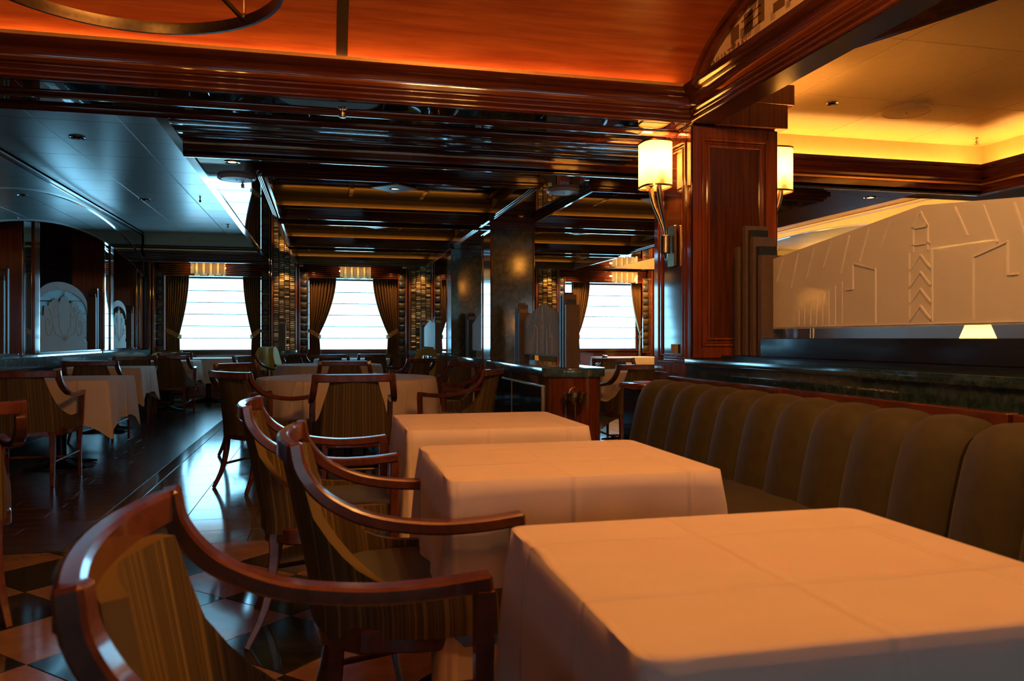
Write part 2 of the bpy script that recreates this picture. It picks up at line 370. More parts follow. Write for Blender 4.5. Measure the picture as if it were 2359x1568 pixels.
# dark boards of the aisle
rows = 0; y = 4.55
while y < 15.0:
    wv = 0.145 if y < 9 else 0.29
    x = XB-0.11; off = random.uniform(0.3, 1.1); first = True
    while x > -3.0:
        ln = off if first else 1.15; first = False
        a = max(x-ln, -3.02)
        if x-a > 0.05:
            tile_at('floor_board', [(a+0.001, y), (x-0.001, y), (x-0.001, y+wv-0.002), (a+0.001, y+wv-0.002)], PLANK, ('p', round(x-a, 2), wv), -0.0004)
        x = a-0.001
        if a <= -3.01: break
    y += wv; rows += 1
far = MB()
for i in range(30):
    for j in range(40):
        x0 = 0.70+i*0.30; y0 = CUTY+0.05+j*0.30
        if x0 < XR and y0 < YF: far.box(x0, x0+0.296, y0, y0+0.296, -0.012, 0)
for j in range(40):
    far.box(-5.5, -3.06, 0.9+j*0.38, 1.276+j*0.38, -0.012, 0)
for j in range(18):
    for i in range(30): far.box(-5.5+i*0.48, -5.024+i*0.48, -4.9+j*0.32, -4.584+j*0.32, -0.012, 0)
tagit(part('far_floor_tiles', far, DARKT, floor, smooth=False), kind='stuff')

# ------------------------------------------------------------------ walls and windows
ZM = 2.50                                 # the black mirror soffit
YW = 15.80                                # window wall
WX = [-1.96, 0.56, 3.08, 5.60]      # window bays
BXC = [-3.22, -0.70, 1.82, 4.34, 6.86]    # brick piers between them
wall_far = struct('wall_far', BX(XL, XR, YW, YW+0.35, 0, 0.84), WOODX)
wf2 = struct('wall_far_upper', BX(XL, XR, YW, YW+0.35, 2.26, 3.35), WOODX)
for k, c in enumerate(BXC):
    struct('wall_far_pier', BX(c-0.33, c+0.33, YW, YW+0.35, 0.84, 2.26), DARKW)
struct('wall_far_end', MB().box(XL, -2.9, YW, YW+0.35, 0.84, 2.26).box(6.5, XR, YW, YW+0.35, 0.84, 2.26), DARKW)
wall_left = struct('wall_left', BX(XL-0.2, XL, YB, YF, 0, 3.35), DARKW)
wall_right = struct('wall_right', BX(XR, XR+0.2, YB, YF, 0, 3.35), DARKW)
wall_back = struct('wall_back', BX(XL, XR, YB-0.2, YB, 0, 3.35), DARKW)
def window(n, xc, y, wd, z0, z1, face=-1, panels=6, bm=None):
    """daylit roman blind behind glass"""
    wroot = structE('window_%d' % n); wroot.location = (xc, y, z0)
    h = z1-z0; ph = h/panels
    pm = BX(-wd/2, wd/2, -0.008, 0.008, 0.006, ph-0.004).mesh('blind_panel', bm or BLIND, smooth=False)
    for k in range(panels): link('blind_panel', pm, wroot, (0, 0, k*ph))
    sm = BX(-wd/2, wd/2, -0.016, 0.012, -0.008, 0.008).mesh('blind_seam', BLINDSEAM, smooth=False)
    for k in range(1, panels): link('blind_seam', sm, wroot, (0, 0, k*ph))
    fm = MB().box(-wd/2-0.05, -wd/2, -0.06, 0.03, -0.05, h+0.05).box(wd/2, wd/2+0.05, -0.06, 0.03, -0.05, h+0.05)
    fm.box(-wd/2, wd/2, -0.06, 0.03, h, h+0.05).box(-wd/2, wd/2, -0.06, 0.03, -0.05, 0)
    part('window_frame', fm, WOODX, wroot)
    part('window_glass', BX(-wd/2, wd/2, 0.05*face-0.002, 0.05*face+0.002, 0, h), CLEAR, wroot, smooth=False)
    return wroot
for k, c in enumerate(WX): window(k+1, c, YW+0.02, 1.66, 0.885, 2.215)
for k in range(5): window(k+6, -3.6+2.52*k, YB+0.07, 1.6, 0.9, 2.2, face=1, bm=BLINDB)

def drape(xa, xb_top, xb_tie, label, y=YW-0.16, z0=0.60, z1=2.24, zt=1.17):
    """tied-back drape: xa is the fixed outer edge, xb the inner edge at the top / at the tie"""
    t = thing('curtain', label, 'curtain', ((xa+xb_top)/2, y, z0), 0, 'tied-back striped drapes')
    cx = (xa+xb_top)/2; n = 9
    def f(u, v):
        z = z1+(z0-z1)*v; vt = (z1-zt)/(z1-z0)
        if v < vt:
            q = v/vt; e = xb_top+(xb_tie-xb_top)*(q**1.7)
        else:
            q = (v-vt)/(1-vt); e = xb_tie+(xb_top-xb_tie)*0.12*q
        pinch = max(0, 1-abs(v-vt)/0.10)
        x = xa+(e-xa)*u
        return (x-cx, 0.042*(1-0.5*pinch)*math.sin(2*PI*n*u+0.6*math.sin(5*u))-0.03*u, z-z0)
    mb = MB().grid(f, 108, 26); mb.uv = [(i/108, 1-j/26) for j in range(27) for i in range(109)]
    dp = part('drape', mb, DRAPE, t)
    # tie band, sloping up to its hook on the outer side
    s = 1 if xa < xb_tie else -1
    path = [(xa-cx-0.01*s, -0.07, zt+0.09-z0), (xa-cx+0.4*(xb_tie-xa), -0.085, zt+0.04-z0), (xb_tie-cx-0.02*s, -0.08, zt-0.03-z0), (xb_tie-cx+0.02*s, -0.02, zt-0.045-z0)]
    tb = MB().sweep(path, [(-0.012, -0.04), (0.012, -0.04), (0.012, 0.04), (-0.012, 0.04)])
    tb.uv = [(i/4, j % 4/4) for i in range(4) for j in range(4)]
    part('tie_band', tb, DRAPE, dp)
dr = [(385, 437, 415, 'left drape of the window beside the mirrored arch wall'), (601, 560, 580, 'right drape of the window beside the mirrored arch wall'),
      (712, 775, 736, 'left drape of the middle window above the round tables'), (915, 858, 893, 'right drape of the middle window above the round tables')]
for a, b, c, lb in dr: drape(XAT(a, YW-.16), XAT(b, YW-.16), XAT(c, YW-.16), 'brown striped tied-back '+lb)
drape(WX[2]-0.93, WX[2]-0.58, WX[2]-0.80, 'brown striped tied-back left drape of the window hidden behind the olive pillars')
drape(WX[2]+0.93, WX[2]+0.55, WX[2]+0.78, 'brown striped tied-back right drape of the window hidden behind the olive pillars')
drape(XAT(1317, YW-.16), XAT(1357, YW-.16), XAT(1332, YW-.16), 'brown striped tied-back left drape of the window nearest the lit wooden column')
drape(XAT(1476, YW-.16), XAT(1452, YW-.16), XAT(1473, YW-.16), 'brown striped tied-back right drape of the window nearest the lit wooden column')

# ribbed wooden pelmet over every window
tn = 1
for k, c in enumerate(WX):
    p = MB()
    for q in range(7):
        z = 2.235+q*0.037
        p.prism([(YW-0.34+0.0*q, z), (YW-0.365, z+0.006), (YW-0.375, z+0.018), (YW-0.365, z+0.031), (YW-0.34, z+0.037)], 'x', c-0.93, c+0.93)
    p.box(c-0.93, c+0.93, YW-0.34, YW, 2.235, 2.50)
    struct('trim_%d' % tn, p, WOODX); tn += 1
    struct('trim_%d' % tn, MB().box(c-0.93, c+0.93, YW-0.10, YW+0.01, 0.84, 0.885).box(c-0.93, c+0.93, YW-0.06, YW, 0.0, 0.80), WOODX); tn += 1

# brick piers with padded strips either side
bw, bh = 0.092, 0.036
bm_ = BX(-bw/2+0.004, bw/2-0.004, -0.022, 0.0, 0.003, bh-0.003).mesh('brick', BRICK, bevel=0.006, smooth=False)
padm = {}
for nm, mm in (('g', PADG), ('b', PADB)):
    def pf(u, v):
        b = (math.sin(PI*u)*math.sin(PI*v))**0.45
        return ((u-0.5)*0.125, -0.028*b, (v-0.5)*0.125)
    padm[nm] = MB().grid(pf, 8, 8).mesh('leather_pad', mm)
pier_labels = ['amber glass brick pier at the end of the mirrored arch wall', 'amber glass brick pier between the two leftmost bright windows',
               'amber glass brick pier right of the middle bright window', 'amber glass brick pier seen above the gabled etched screen', 'amber glass brick pier behind the lit wooden column']
YP = 15.25
for k, c in enumerate(BXC):
    t = thing('brick_pier', pier_labels[k], 'pier', (c, YP, 0), 0, 'brick piers of the window wall')
    part('core', BX(-0.20, 0.20, 0.0, YW-YP, 0.0, ZM), DARKW, t)
    fr = MB()
    for s in (-1, 1):
        fr.box(s*0.215-0.018, s*0.215+0.018, -0.035, 0.05, 0.0, ZM)
        fr.box(s*0.262-0.010, s*0.262+0.010, 0.0, YW-YP, 0.0, ZM)
    part('side_moulding', fr, WOODZ, t, bevel=0.006)
    if k in (1, 2, 3):
        nr = int((ZM-0.80)/bh)
        for cidx in range(4):
            for rr in range(nr):
                if cidx >= 4: continue
                b = link('brick', bm_, t, (-0.145+cidx*0.0965, -random.choice([0.0, 0.006, 0.016]), 0.80+rr*bh+(bh/2 if cidx % 2 else 0)))
    for s in (-1, 1):                     # padded strips, set back beside the pier
        xs = s*0.345
        part('pad_frame', MB().box(xs-0.075, xs-0.064, 0.13, 0.20, 0.80, 2.34).box(xs+0.064, xs+0.075, 0.13, 0.20, 0.80, 2.34).box(xs-0.075, xs+0.075, 0.165, 0.20, 0.80, 2.34), WOODZ, t)
        for q in range(11): link('leather_pad', padm['gb'[q % 2]], t, (xs, 0.162, 2.265-q*0.138))

# ------------------------------------------------------------------ ceiling: backing, trays, mirror soffits, coffers
ceiling = struct('ceiling', BX(XL, XR, YB, YF, 3.32, 3.5), DARKW)
def panels(name, x0, x1, y0, y1, z, nx, ny, m, gap=0.006, th=0.012, parent=ceiling):
    dx, dy = (x1-x0)/nx, (y1-y0)/ny
    me = BX(-dx/2+gap/2, dx/2-gap/2, -dy/2+gap/2, dy/2-gap/2, 0, th).mesh(name, m, bevel=0.002, smooth=False)
    for i in range(nx):
        for j in range(ny): link(name, me, parent, (x0+(i+.5)*dx, y0+(j+.5)*dy, z))
ZT = 2.95
# left tray
panels('ceiling_panel', -3.05, -0.99, 5.36, 15.0, ZT, 3, 14, TRAYW)
tray = MB().box(-0.99, -0.965, 5.33, 15.05, ZM, ZT+0.02).box(-3.05, -0.97, 5.33, 5.36, ZM, ZT+0.02)
struct('trim_%d' % tn, tray, CREAM); tn += 1
struct('trim_%d' % tn, BX(-3.05, -0.965, 15.0, 15.04, 2.74, ZT+0.02), CREAM); tn += 1
struct('trim_%d' % tn, BX(-1.03, -0.965, 5.36, 15.0, ZM-0.012, ZM+0.004), CHROME); tn += 1
# right tray (mirror image of the left one), washed by warm cove tubes
panels('ceiling_panel', 5.62, 7.68, 6.8, 15.0, ZT, 3, 12, GLOWPAINT)
struct('trim_%d' % tn, MB().box(5.60, 5.62, 6.8, 15.05, ZM, ZT+0.02).box(5.6, 7.7, 15.0, 15.04, 2.5, ZT+0.02).box(5.6, 7.7, 6.78, 6.8, ZM, ZT+0.02), CREAM); tn += 1
# reeded cornice at the far end of the trays and over the bays
def reeds(y0, z0, z1, n, proud=0.03, rnd=0.6):
    """profile in (y,z): flat back at y0, n half-round reeds facing -y, from z0 up to z1"""
    pts = []
    hh = (z1-z0)/n
    for k in range(n):
        for a in range(7):
            t = -PI/2+PI*a/6
            pts.append((y0-proud*rnd*math.cos(t)-proud*(1-rnd), z0+hh*(k+0.5)+hh*0.42*math.sin(t)))
    return [(y0+0.05, z0)]+pts+[(y0+0.05, z1)]
struct('trim_%d' % tn, MB().prism(reeds(15.02, 2.60, 2.74, 2, 0.05), 'x', -3.05, -0.97).prism(reeds(15.06, 2.44, 2.60, 4, 0.05), 'x', -3.05, -0.97).box(-3.05, -0.97, 15.02, 15.4, 2.50, 2.74), WOODX); tn += 1
struct('trim_%d' % tn, BX(-3.05, -0.97, 14.945, 14.975, 2.645, 2.668), GOLD); tn += 1
panels('mirror_panel', -3.05, -0.97, 15.1, YW-0.34, ZM-0.01, 2, 1, WOODX)
# mirror soffits: lateral run behind the near beam, long strips, and the bays by the windows
panels('mirror_panel', -0.98, 5.60, 6.16, 6.80, ZM, 6, 1, MIRROR, gap=0.002)
for (a, b) in ((-0.98, -0.49), (1.88, 2.38), (4.75, 5.60)):
    panels('mirror_panel', a, b, 6.80, 15.25, ZM, 1, 6, MIRROR, gap=0.002)
for (a, b) in ((-0.49, 1.88), (2.38, 4.75)):
    for (p, q) in ((9.26, 9.56), (12.02, 12.34), (14.86, 15.25)):
        panels('mirror_panel', a, b, p, q, ZM, 2, 1, MIRROR, gap=0.002)
panels('mirror_panel', -0.98, 7.7, 15.25, YW-0.3, ZM, 7, 1, WOODX, gap=0.002)
# chrome arrises of strip 1 and 3
def hang(p0, p1, y0, y1):
    """stepped frame hanging round a coffer, p0..p1 in x, y0..y1 in y"""
    m = MB()
    for k, (ins, z0, z1) in enumerate(((0.0, ZM-0.024, ZM+0.05), (0.022, ZM-0.045, ZM-0.024), (0.044, ZM-0.066, ZM-0.045))):
        a, b, c, d, wd = p0-0.055+ins, p1+0.055-ins, y0-0.055+ins, y1+0.055-ins, 0.075-ins
        m.box(a, b, c, c+wd, z0, z1).box(a, b, d-wd, d, z0, z1).box(a, a+wd, c+wd, d-wd, z0, z1).box(b-wd, b, c+wd, d-wd, z0, z1)
    return m
def cove_tube(label, p0, p1, m=COVE, rad=0.010):
    o = part('cove_light', MB().tube([p0, p1], rad, 8), m); tagit(o, label, 'cove light', 'hidden cove tubes'); return o
coffer_i = 0
plate_names = ['nearest middle coffer', 'second middle coffer', 'farthest middle coffer', 'nearest right-hand coffer', 'second right-hand coffer', 'farthest right-hand coffer']
for (a, b) in ((-0.49, 1.88), (2.38, 4.75)):
    for (p, q) in ((6.86, 9.20), (9.62, 11.96), (12.40, 14.80)):
        struct('trim_%d' % tn, hang(a, b, p, q), WOODX, bevel=0.004); tn += 1
        wal = MB().box(a-0.02, a, p-0.02, q+0.02, ZM+0.05, 2.585).box(b, b+0.02, p-0.02, q+0.02, ZM+0.05, 2.585).box(a, b, p-0.02, p, ZM+0.05, 2.585).box(a, b, q, q+0.02, ZM+0.05, 2.585)
        struct('trim_%d' % tn, wal, WOODX); tn += 1
        oc = MB()
        for i2, (z0, z1, ex) in enumerate(((2.585, 2.640, 0.05), (2.645, 2.70, 0.08))):
            oc.box(a-ex-.02, a-ex, p-ex, q+ex, z0, z1).box(b+ex, b+ex+.02, p-ex, q+ex, z0, z1).box(a-ex, b+ex, p-ex-.02, p-ex, z0, z1).box(a-ex, b+ex, q+ex, q+ex+.02, z0, z1)
        struct('trim_%d' % tn, oc, OCHRE); tn += 1
        panels('mirror_panel', a-0.1, b+0.1, p-0.1, q+0.1, 2.70, 3, 3, MIRROR, gap=0.004)
        rib = MB()
        for f in (1/3, 2/3):
            x = a+(b-a)*f; yy = p+(q-p)*f
            rib.box(x-0.02, x+0.02, p, q, 2.692, 2.70).box(a, b, yy-0.02, yy+0.02, 2.692, 2.70)
        struct('trim_%d' % tn, rib, CHROME); tn += 1
        for e_ in (0, 1):
            yy = (p-0.035, q+0.035)[e_]
            cove_tube('dim warm cove tube at the %s edge of the %s' % (('near', 'far')[e_], plate_names[coffer_i]), (a+0.05, yy, 2.572), (b-0.05, yy, 2.572), COVEC, 0.006)
        # lozenge lamp plate
        t = thing('ceiling_lamp', 'white lozenge lamp plate with recessed spot in the '+plate_names[coffer_i], 'ceiling lamp', ((a+b)/2, (p+q)/2, 2.60), PI/4, 'lozenge lamps of the coffers')
        part('lamp_box', BX(-0.15, 0.15, -0.15, 0.15, 0.012, 0.10), WOOD, t)
        lp_ = part('lamp_plate', BX(-0.165, 0.165, -0.165, 0.165, 0.0, 0.012), WHITEP, t, bevel=0.002)
        part('spot_ring', MB().lathe([(0.030, -0.001), (0.045, -0.006), (0.052, 0.0), (0.03, 0.0)], 20), CHROME, lp_)
        part('lens', MB().lathe([(0.0, -0.002), (0.03, -0.002)], 16), LEDW, lp_)
        coffer_i += 1

# ------------------------------------------------------------------ near beam, vault, right-hand beam and tray
X0, XC, YC = -5.6, 2.34, 4.78             # column corner
def beam_profile():
    # (y,z): front fascia stepped up and out toward the camera
    p = [(YC+0.10, ZM+0.002)]
    def bead(cy, z0, z1, out):
        return [(cy-out*math.cos(-PI/2+PI*a/6), (z0+z1)/2+(z1-z0)/2*math.sin(-PI/2+PI*a/6)) for a in range(7)]
    p += [(YC, ZM+0.002)]
    p += bead(YC, ZM+0.004, ZM+0.030, 0.014)
    p += [(YC-0.006, ZM+0.034)] + bead(YC-0.008, ZM+0.036, ZM+0.058, 0.012)
    p += [(YC-0.016, ZM+0.062)] + bead(YC-0.018, ZM+0.066, ZM+0.086, 0.010)
    p += [(YC-0.026, ZM+0.090), (YC-0.026, ZM+0.110)]
    for a in range(7):                     # cove
        t = PI/2*a/6
        p.append((YC-0.026-0.04*(1-math.cos(t)), ZM+0.110+0.055*math.sin(t)))
    p += [(YC-0.074, ZM+0.168), (YC-0.10, ZM+0.180), (YC-0.118, ZM+0.205), (YC-0.02, ZM+0.205), (YC-0.02, ZM+0.16), (YC+0.10, ZM+0.16)]
    return p
bp_ = beam_profile()
struct('trim_%d' % tn, MB().prism(bp_, 'x', X0, XC+0.02), WOODX, ang=0.9); tn += 1
struct('trim_%d' % tn, BX(X0, XC-0.11, YC-0.120, YC-0.108, ZM+0.200, ZM+0.220), GOLD); tn += 1
# same section along y above the bench, facing -x
struct('trim_%d' % tn, MB().prism([(XC+(yy-YC), z) for yy, z in bp_], 'y', -0.4, YC-0.02), WOODY, ang=0.9); tn += 1
struct('trim_%d' % tn, MB().box(XC+0.0, XC+0.16, -0.4, YC, ZM, ZM+0.30).box(XC+0.10, XC+0.20, -0.4, YC, ZM+0.05, ZM+0.42), SOFW); tn += 1
# underside of the lateral beam: mirror strip, rib, mirror strip, rib, reeds, then a dropped fascia with a gold fillet
panels('mirror_panel', X0, XC, YC+0.03, YC+0.20, ZM, 8, 1, MIRROR, gap=0.002)
panels('mirror_panel', X0, XC, YC+0.32, YC+0.50, ZM, 8, 1, MIRROR, gap=0.002)
def half_round(yc, wdt, drop, z=ZM):
    return [(yc+wdt/2*math.cos(PI+PI*a/10), z+drop*math.sin(PI+PI*a/10)) for a in range(11)]+[(yc+wdt/2, z+0.03), (yc-wdt/2, z+0.03)]
u = MB()
u.prism(half_round(YC+0.26, 0.10, 0.022), 'x', X0, XC).prism(half_round(YC+0.205, 0.02, 0.012), 'x', X0, XC)
u.prism(half_round(YC+0.53, 0.06, 0.030), 'x', X0, XC)
struct('trim_%d' % tn, u, WOODX); tn += 1
u = MB()
for k in range(3): u.prism(half_round(YC+0.69+k*0.235, 0.215, 0.007), 'x', -0.98, XC+0.02)
u.box(-0.98, XC+0.02, YC+0.56, 6.10, ZM, ZM+0.05)
struct('trim_%d' % tn, u, WOODX); tn += 1
YG = 6.08
u = MB().box(-0.98, 5.86, YG, YG+0.08, 2.418, ZM+0.06).prism(half_round(YG+0.04, 0.08, 0.008, 2.418), 'x', -0.98, 5.86)
struct('trim_%d' % tn, u, WOODX, bevel=0.003); tn += 1
struct('trim_%d' % tn, BX(-0.98, 5.86, YG-0.012, YG+0.004, 2.496, 2.512), GOLD); tn += 1
# cornice of the golden tray on the right
XT = 5.86
def cornice_poly(o):                       # o: distance behind the face; (offset toward the tray, z)
    return [(0.06, 2.515), (-0.004, 2.515), (-0.016, 2.53), (-0.016, 2.55), (-0.004, 2.556), (-0.010, 2.575), (-0.034, 2.60), (-0.040, 2.625), (-0.030, 2.632), (-0.055, 2.650), (-0.060, 2.675), (-0.02, 2.68), (0.06, 2.60)]
struct('trim_%d' % tn, MB().prism([(YG+o, z) for o, z in cornice_poly(0)], 'x', XC+0.60, XT), WOODX); tn += 1
struct('trim_%d' % tn, MB().prism([(XT+o, z) for o, z in cornice_poly(0)], 'y', 0.0, YG), WOODY); tn += 1
struct('trim_%d' % tn, MB().box(XT, XT+0.08, 0, YG+0.08, 2.418, 2.56), WOODY); tn += 1
struct('trim_%d' % tn, BX(XT-0.012, XT+0.004, 0, YG, 2.496, 2.512), GOLD); tn += 1
ZR = 2.90
tw = MB().box(XC+0.2, XT+0.2, YG+0.17, YG+0.19, 2.55, ZR+0.02).box(XT+0.17, XT+0.19, 0, YG+0.19, 2.55, ZR+0.02).box(XC+0.16, XT+0.2, YG+0.06, YG+0.19, 2.55, 2.60).box(XT+0.06, XT+0.19, 0, YG+0.06, 2.55, 2.60)
struct('trim_%d' % tn, tw, GLOWPAINT); tn += 1
panels('ceiling_panel', XC+0.2, XT+0.19, -0.2, YG+0.19, ZR, 4, 6, GLOWPAINT, gap=0.005)
cove_tube('warm cove tube behind the cornice along the far side of the golden tray', (XC+0.75, YG+0.08, 2.625), (XT-0.02, YG+0.08, 2.625))
cove_tube('warm cove tube behind the cornice along the right side of the golden tray', (XT+0.08, 3.0, 2.625), (XT+0.08, YG, 2.625))
cove_tube('warm cove tube along the edge of the far right tray', (5.70, 7.0, 2.56), (5.70, 14.6, 2.56), COVER)
# curved valance hanging in the golden tray
path = [(2.62+0.0*t, 4.78, 2.83) for t in (0,)]
arc = [(2.60+0.80*math.sin(t*1.0)**1.0*1.0+0.0, 4.75-1.75*t, 2.83) for t in [i/14*1.0 for i in range(15)]]
val = part('curved_valance', MB().sweep(arc, [(-0.02, -0.07), (0.02, -0.07), (0.02, 0.07), (-0.02, 0.07)]), WOODY)
tagit(val, kind='structure'); val.name = 'trim_%d' % tn; tn += 1
# vault
VC, VA, VB, VZ = 2.50, 2.225, 0.50, ZM+0.20
def vprof(n=28, a=VA, b=VB, z=VZ):
    return [(VC+a*math.cos(PI*i/n), z+b*math.sin(PI*i/n)) for i in range(n+1)]
strips_x = [X0, -2.3, 0.105, XC+0.0]
for i in range(3):
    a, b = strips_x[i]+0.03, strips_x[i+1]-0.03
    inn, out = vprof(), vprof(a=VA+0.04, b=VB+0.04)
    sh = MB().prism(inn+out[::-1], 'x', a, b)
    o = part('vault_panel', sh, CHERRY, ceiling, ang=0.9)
for x in strips_x[1:3]:
    rb = MB().prism(vprof(a=VA-0.004, b=VB-0.004)+vprof(a=VA+0.03, b=VB+0.03)[::-1], 'x', x-0.032, x+0.032)
    struct('trim_%d' % tn, rb, DARKW); tn += 1
struct('trim_%d' % tn, MB().box(X0, XC, YC-0.07, YC+0.08, VZ-0.03, VZ-0.012).box(X0, XC, 0.2, VC-VA+0.06, VZ-0.03, VZ-0.012).box(X0, XC, 0.2, 0.25, ZM-0.1, VZ).box(X0, XC, YC-0.03, YC+0.1, VZ-0.04, 3.2), WOODX); tn += 1
struct('trim_%d' % tn, BX(X0, XC, -0.4, 0.2, ZM-0.1, 3.2), WOODX); tn += 1
cove_tube('warm cove tube along the vault ledge above the near beam', (X0+0.2, YC-0.088, VZ+0.012), (XC-0.14, YC-0.088, VZ+0.012), COVEV, 0.005)
cove_tube('warm cove tube along the vault ledge behind the camera', (X0+0.2, 0.32, VZ+0.012), (XC-0.15, 0.32, VZ+0.012), COVEV, 0.005)
# lunette with the printed city view
lun = thing('mural', 'sepia city photograph mural in the arched end of the wooden vault', 'mural', (XC-0.006, 0, 0))
lp = [(VC+(VA-0.17)*math.cos(PI*i/32), VZ+0.0+(VB-0.07)*math.sin(PI*i/32)) for i in range(33)]
part('picture', MB().prism(lp, 'x', 0.0, 0.02), MURAL, lun, smooth=False)
fr = MB()
for (i0, d, pr) in ((0, 0.0, 0.035), (0, 0.055, 0.022), (0, 0.115, 0.030)):
    o1 = [(VC+(VA-d)*math.cos(PI*i/32), VZ+(VB-d*0.6)*math.sin(PI*i/32)) for i in range(33)]
    o2 = [(VC+(VA-d-0.055)*math.cos(PI*i/32), VZ+(VB-d*0.6-0.034)*math.sin(PI*i/32)) for i in range(33)]
    fr.prism(o1+o2[::-1], 'x', -pr, 0.02)
part('arch_frame', fr, WOOD, lun, ang=0.9)
tcv = bpy.data.curves.new('lettering', 'FONT'); tcv.body = 'MANHATTAN'; tcv.size = 0.085; tcv.extrude = 0.0005
tx = bpy.data.objects.new('lettering_tmp', tcv); col.objects.link(tx)
dg = bpy.context.evaluated_depsgraph_get(); dg.update()
tme = bpy.data.meshes.new_from_object(tx.evaluated_get(dg)); bpy.data.objects.remove(tx)
tme.materials.clear(); tme.materials.append(mat('brown_print', (0.16, 0.085, 0.035), 0.6, var=(0.18, 0.1, 0.04)))
link('lettering', tme, lun, (-0.002, 4.60, 2.752), (PI/2, 0, -PI/2))
bld = MB()
rnd = random.Random(3)
for k in range(16):
    y0 = 4.25-k*0.15; hgt = rnd.uniform(0.05, 0.22)
    zz = VZ+0.13
    bld.box(-0.001, 0.001, y0-rnd.uniform(0.06, 0.12), y0, zz, min(zz+hgt, VZ+(VB-0.10)*math.sqrt(max(0.02, 1-((y0-VC)/(VA-0.15))**2))))
for k in range(5):
    bld.sweep([(0, 4.12-k*0.02, VZ+0.10), (0, 3.98-k*0.012, VZ+0.34)], [(-0.001, -0.004), (0.001, -0.004), (0.001, 0.004), (-0.001, 0.004)])
    bld.sweep([(0, 4.13, VZ+0.12+k*0.045), (0, 3.92, VZ+0.14+k*0.045)], [(-0.001, -0.004), (0.001, -0.004), (0.001, 0.004), (-0.001, 0.004)])
tagit(part('printed_buildings', bld, MATS['brown_print'], lun, smooth=False), kind='stuff')

# chandelier ring under the vault
ch = thing('chandelier', 'large dark brass ring chandelier hanging under the wooden vault', 'chandelier', (-0.77, 3.32, 0))
ZC = 2.50; RC = 0.61
ring = [(RC*math.cos(2*PI*i/64), RC*math.sin(2*PI*i/64), ZC+0.025) for i in range(64)]
part('ring', MB().sweep(ring, [(-0.008, -0.025), (0.008, -0.025), (0.008, 0.025), (-0.008, 0.025)], closed=True), DBRASS, ch)
ring2 = [(0.40*math.cos(2*PI*i/64), 0.40*math.sin(2*PI*i/64), ZC+0.11) for i in range(64)]
part('ring', MB().tube(ring2, 0.008, 8, closed=True), DBRASS, ch)
for k in range(3):
    a = math.radians(46+120*k); c, s = math.cos(a), math.sin(a)
    part('bracket', MB().tube([(RC*c, RC*s, ZC+0.03), (0.47*c, 0.47*s, ZC+0.10), (0.2*c, 0.2*s, ZC+0.22), (0, 0, ZC+0.30)], 0.011, 8), DBRASS, ch)
    part('suspension_rod', MB().tube([(RC*c, RC*s, ZC+0.02), (RC*c, RC*s, VZ+0.30)], 0.006, 8), DBRASS, ch)
    part('knob', MB().lathe([(0, -0.016), (0.012, -0.01), (0.016, 0), (0.012, 0.010), (0, 0.016)], 12, (RC*c, RC*s, ZC+0.05)), BRASS, ch)
part('stem', MB().tube([(0, 0, ZC+0.28), (0, 0, VZ+0.44)], 0.014, 10), DBRASS, ch)
for k in range(3):
    a = math.radians(76+120*k)
    part('bulb', MB().lathe([(0, -0.04), (0.02, -0.03), (0.028, 0), (0.02, 0.03), (0, 0.04)], 12, (0.22*math.cos(a), 0.22*math.sin(a)-0.12, ZC+0.27)), BULB, ch)

# cluster lamp behind the photographer's place, over the banquette tables
cl = thing('chandelier', 'warm bulb cluster chandelier over the banquette tables above the picture', 'chandelier', (1.15, 1.65, 0))
part('canopy', MB().lathe([(0.09, 0), (0.09, 0.02), (0.02, 0.05)], 20, (0, 0, 2.98)), ABRASS, cl)
part('stem', MB().tube([(0, 0, 2.70), (0, 0, 3.04)], 0.012, 8), ABRASS, cl)
rg = [(0.30*math.cos(2*PI*i/40), 0.30*math.sin(2*PI*i/40), 2.72) for i in range(40)]
part('ring', MB().tube(rg, 0.010, 8, closed=True), ABRASS, cl)
for k in range(6):
    a = 2*PI*k/6
    part('bracket', MB().tube([(0, 0, 2.72), (0.30*math.cos(a), 0.30*math.sin(a), 2.72)], 0.008, 8), ABRASS, cl)
    part('bulb', MB().lathe([(0, -0.04), (0.02, -0.03), (0.028, 0), (0.02, 0.03), (0, 0.04)], 12, (0.30*math.cos(a), 0.30*math.sin(a), 2.66)), BULB2, cl)

# ------------------------------------------------------------------ mahogany column with sconces
cw, cdp = 0.63, 0.60
wc = thing('column', 'glossy mahogany column with moulded panels carrying the lit sconce', 'column', (XC, YC, 0))
part('shaft', BX(0.012, cw-0.012, 0.012, cdp-0.012, 0, ZM), WOODZ, wc, bevel=0.004)
def frame_face(face, w0, w1, z0, z1, out):
    """picture-frame mouldings on a column face; face '-y' or '-x' or '+x'"""
    m = MB()
    for (ins, wd, pr) in ((0.0, 0.075, 0.012), (0.075, 0.018, 0.022), (0.098, 0.012, 0.012), (0.118, 0.016, 0.018)):
        a, b, c, d = w0+ins, w1-ins, z0+ins, z1-ins
        for (p, q, r_, s_) in ((a, a+wd, c, d), (b-wd, b, c, d), (a+wd, b-wd, c, c+wd), (a+wd, b-wd, d-wd, d)):
            if face == '-y': m.box(p, q, -pr+0.012, 0.014, r_, s_)
            elif face == '-x': m.box(-pr+0.012, 0.014, p, q, r_, s_)
            else: m.box(cw-0.014, cw+pr-0.012, p, q, r_, s_)
    return m
part('front_moulding', frame_face('-y', 0, cw, 0.97, ZM-0.01, 0), WOODZ, wc, bevel=0.004)
part('side_moulding', frame_face('-x', 0, cdp, 0.86, ZM-0.01, 0), WOODZ, wc, bevel=0.004)
part('side_moulding', frame_face('+x', 0, cdp, 0.86, ZM-0.01, 0), WOODZ, wc, bevel=0.004)
part('panel', BX(0.13, cw-0.13, 0.008, 0.013, 1.10, ZM-0.14), BURL, wc)
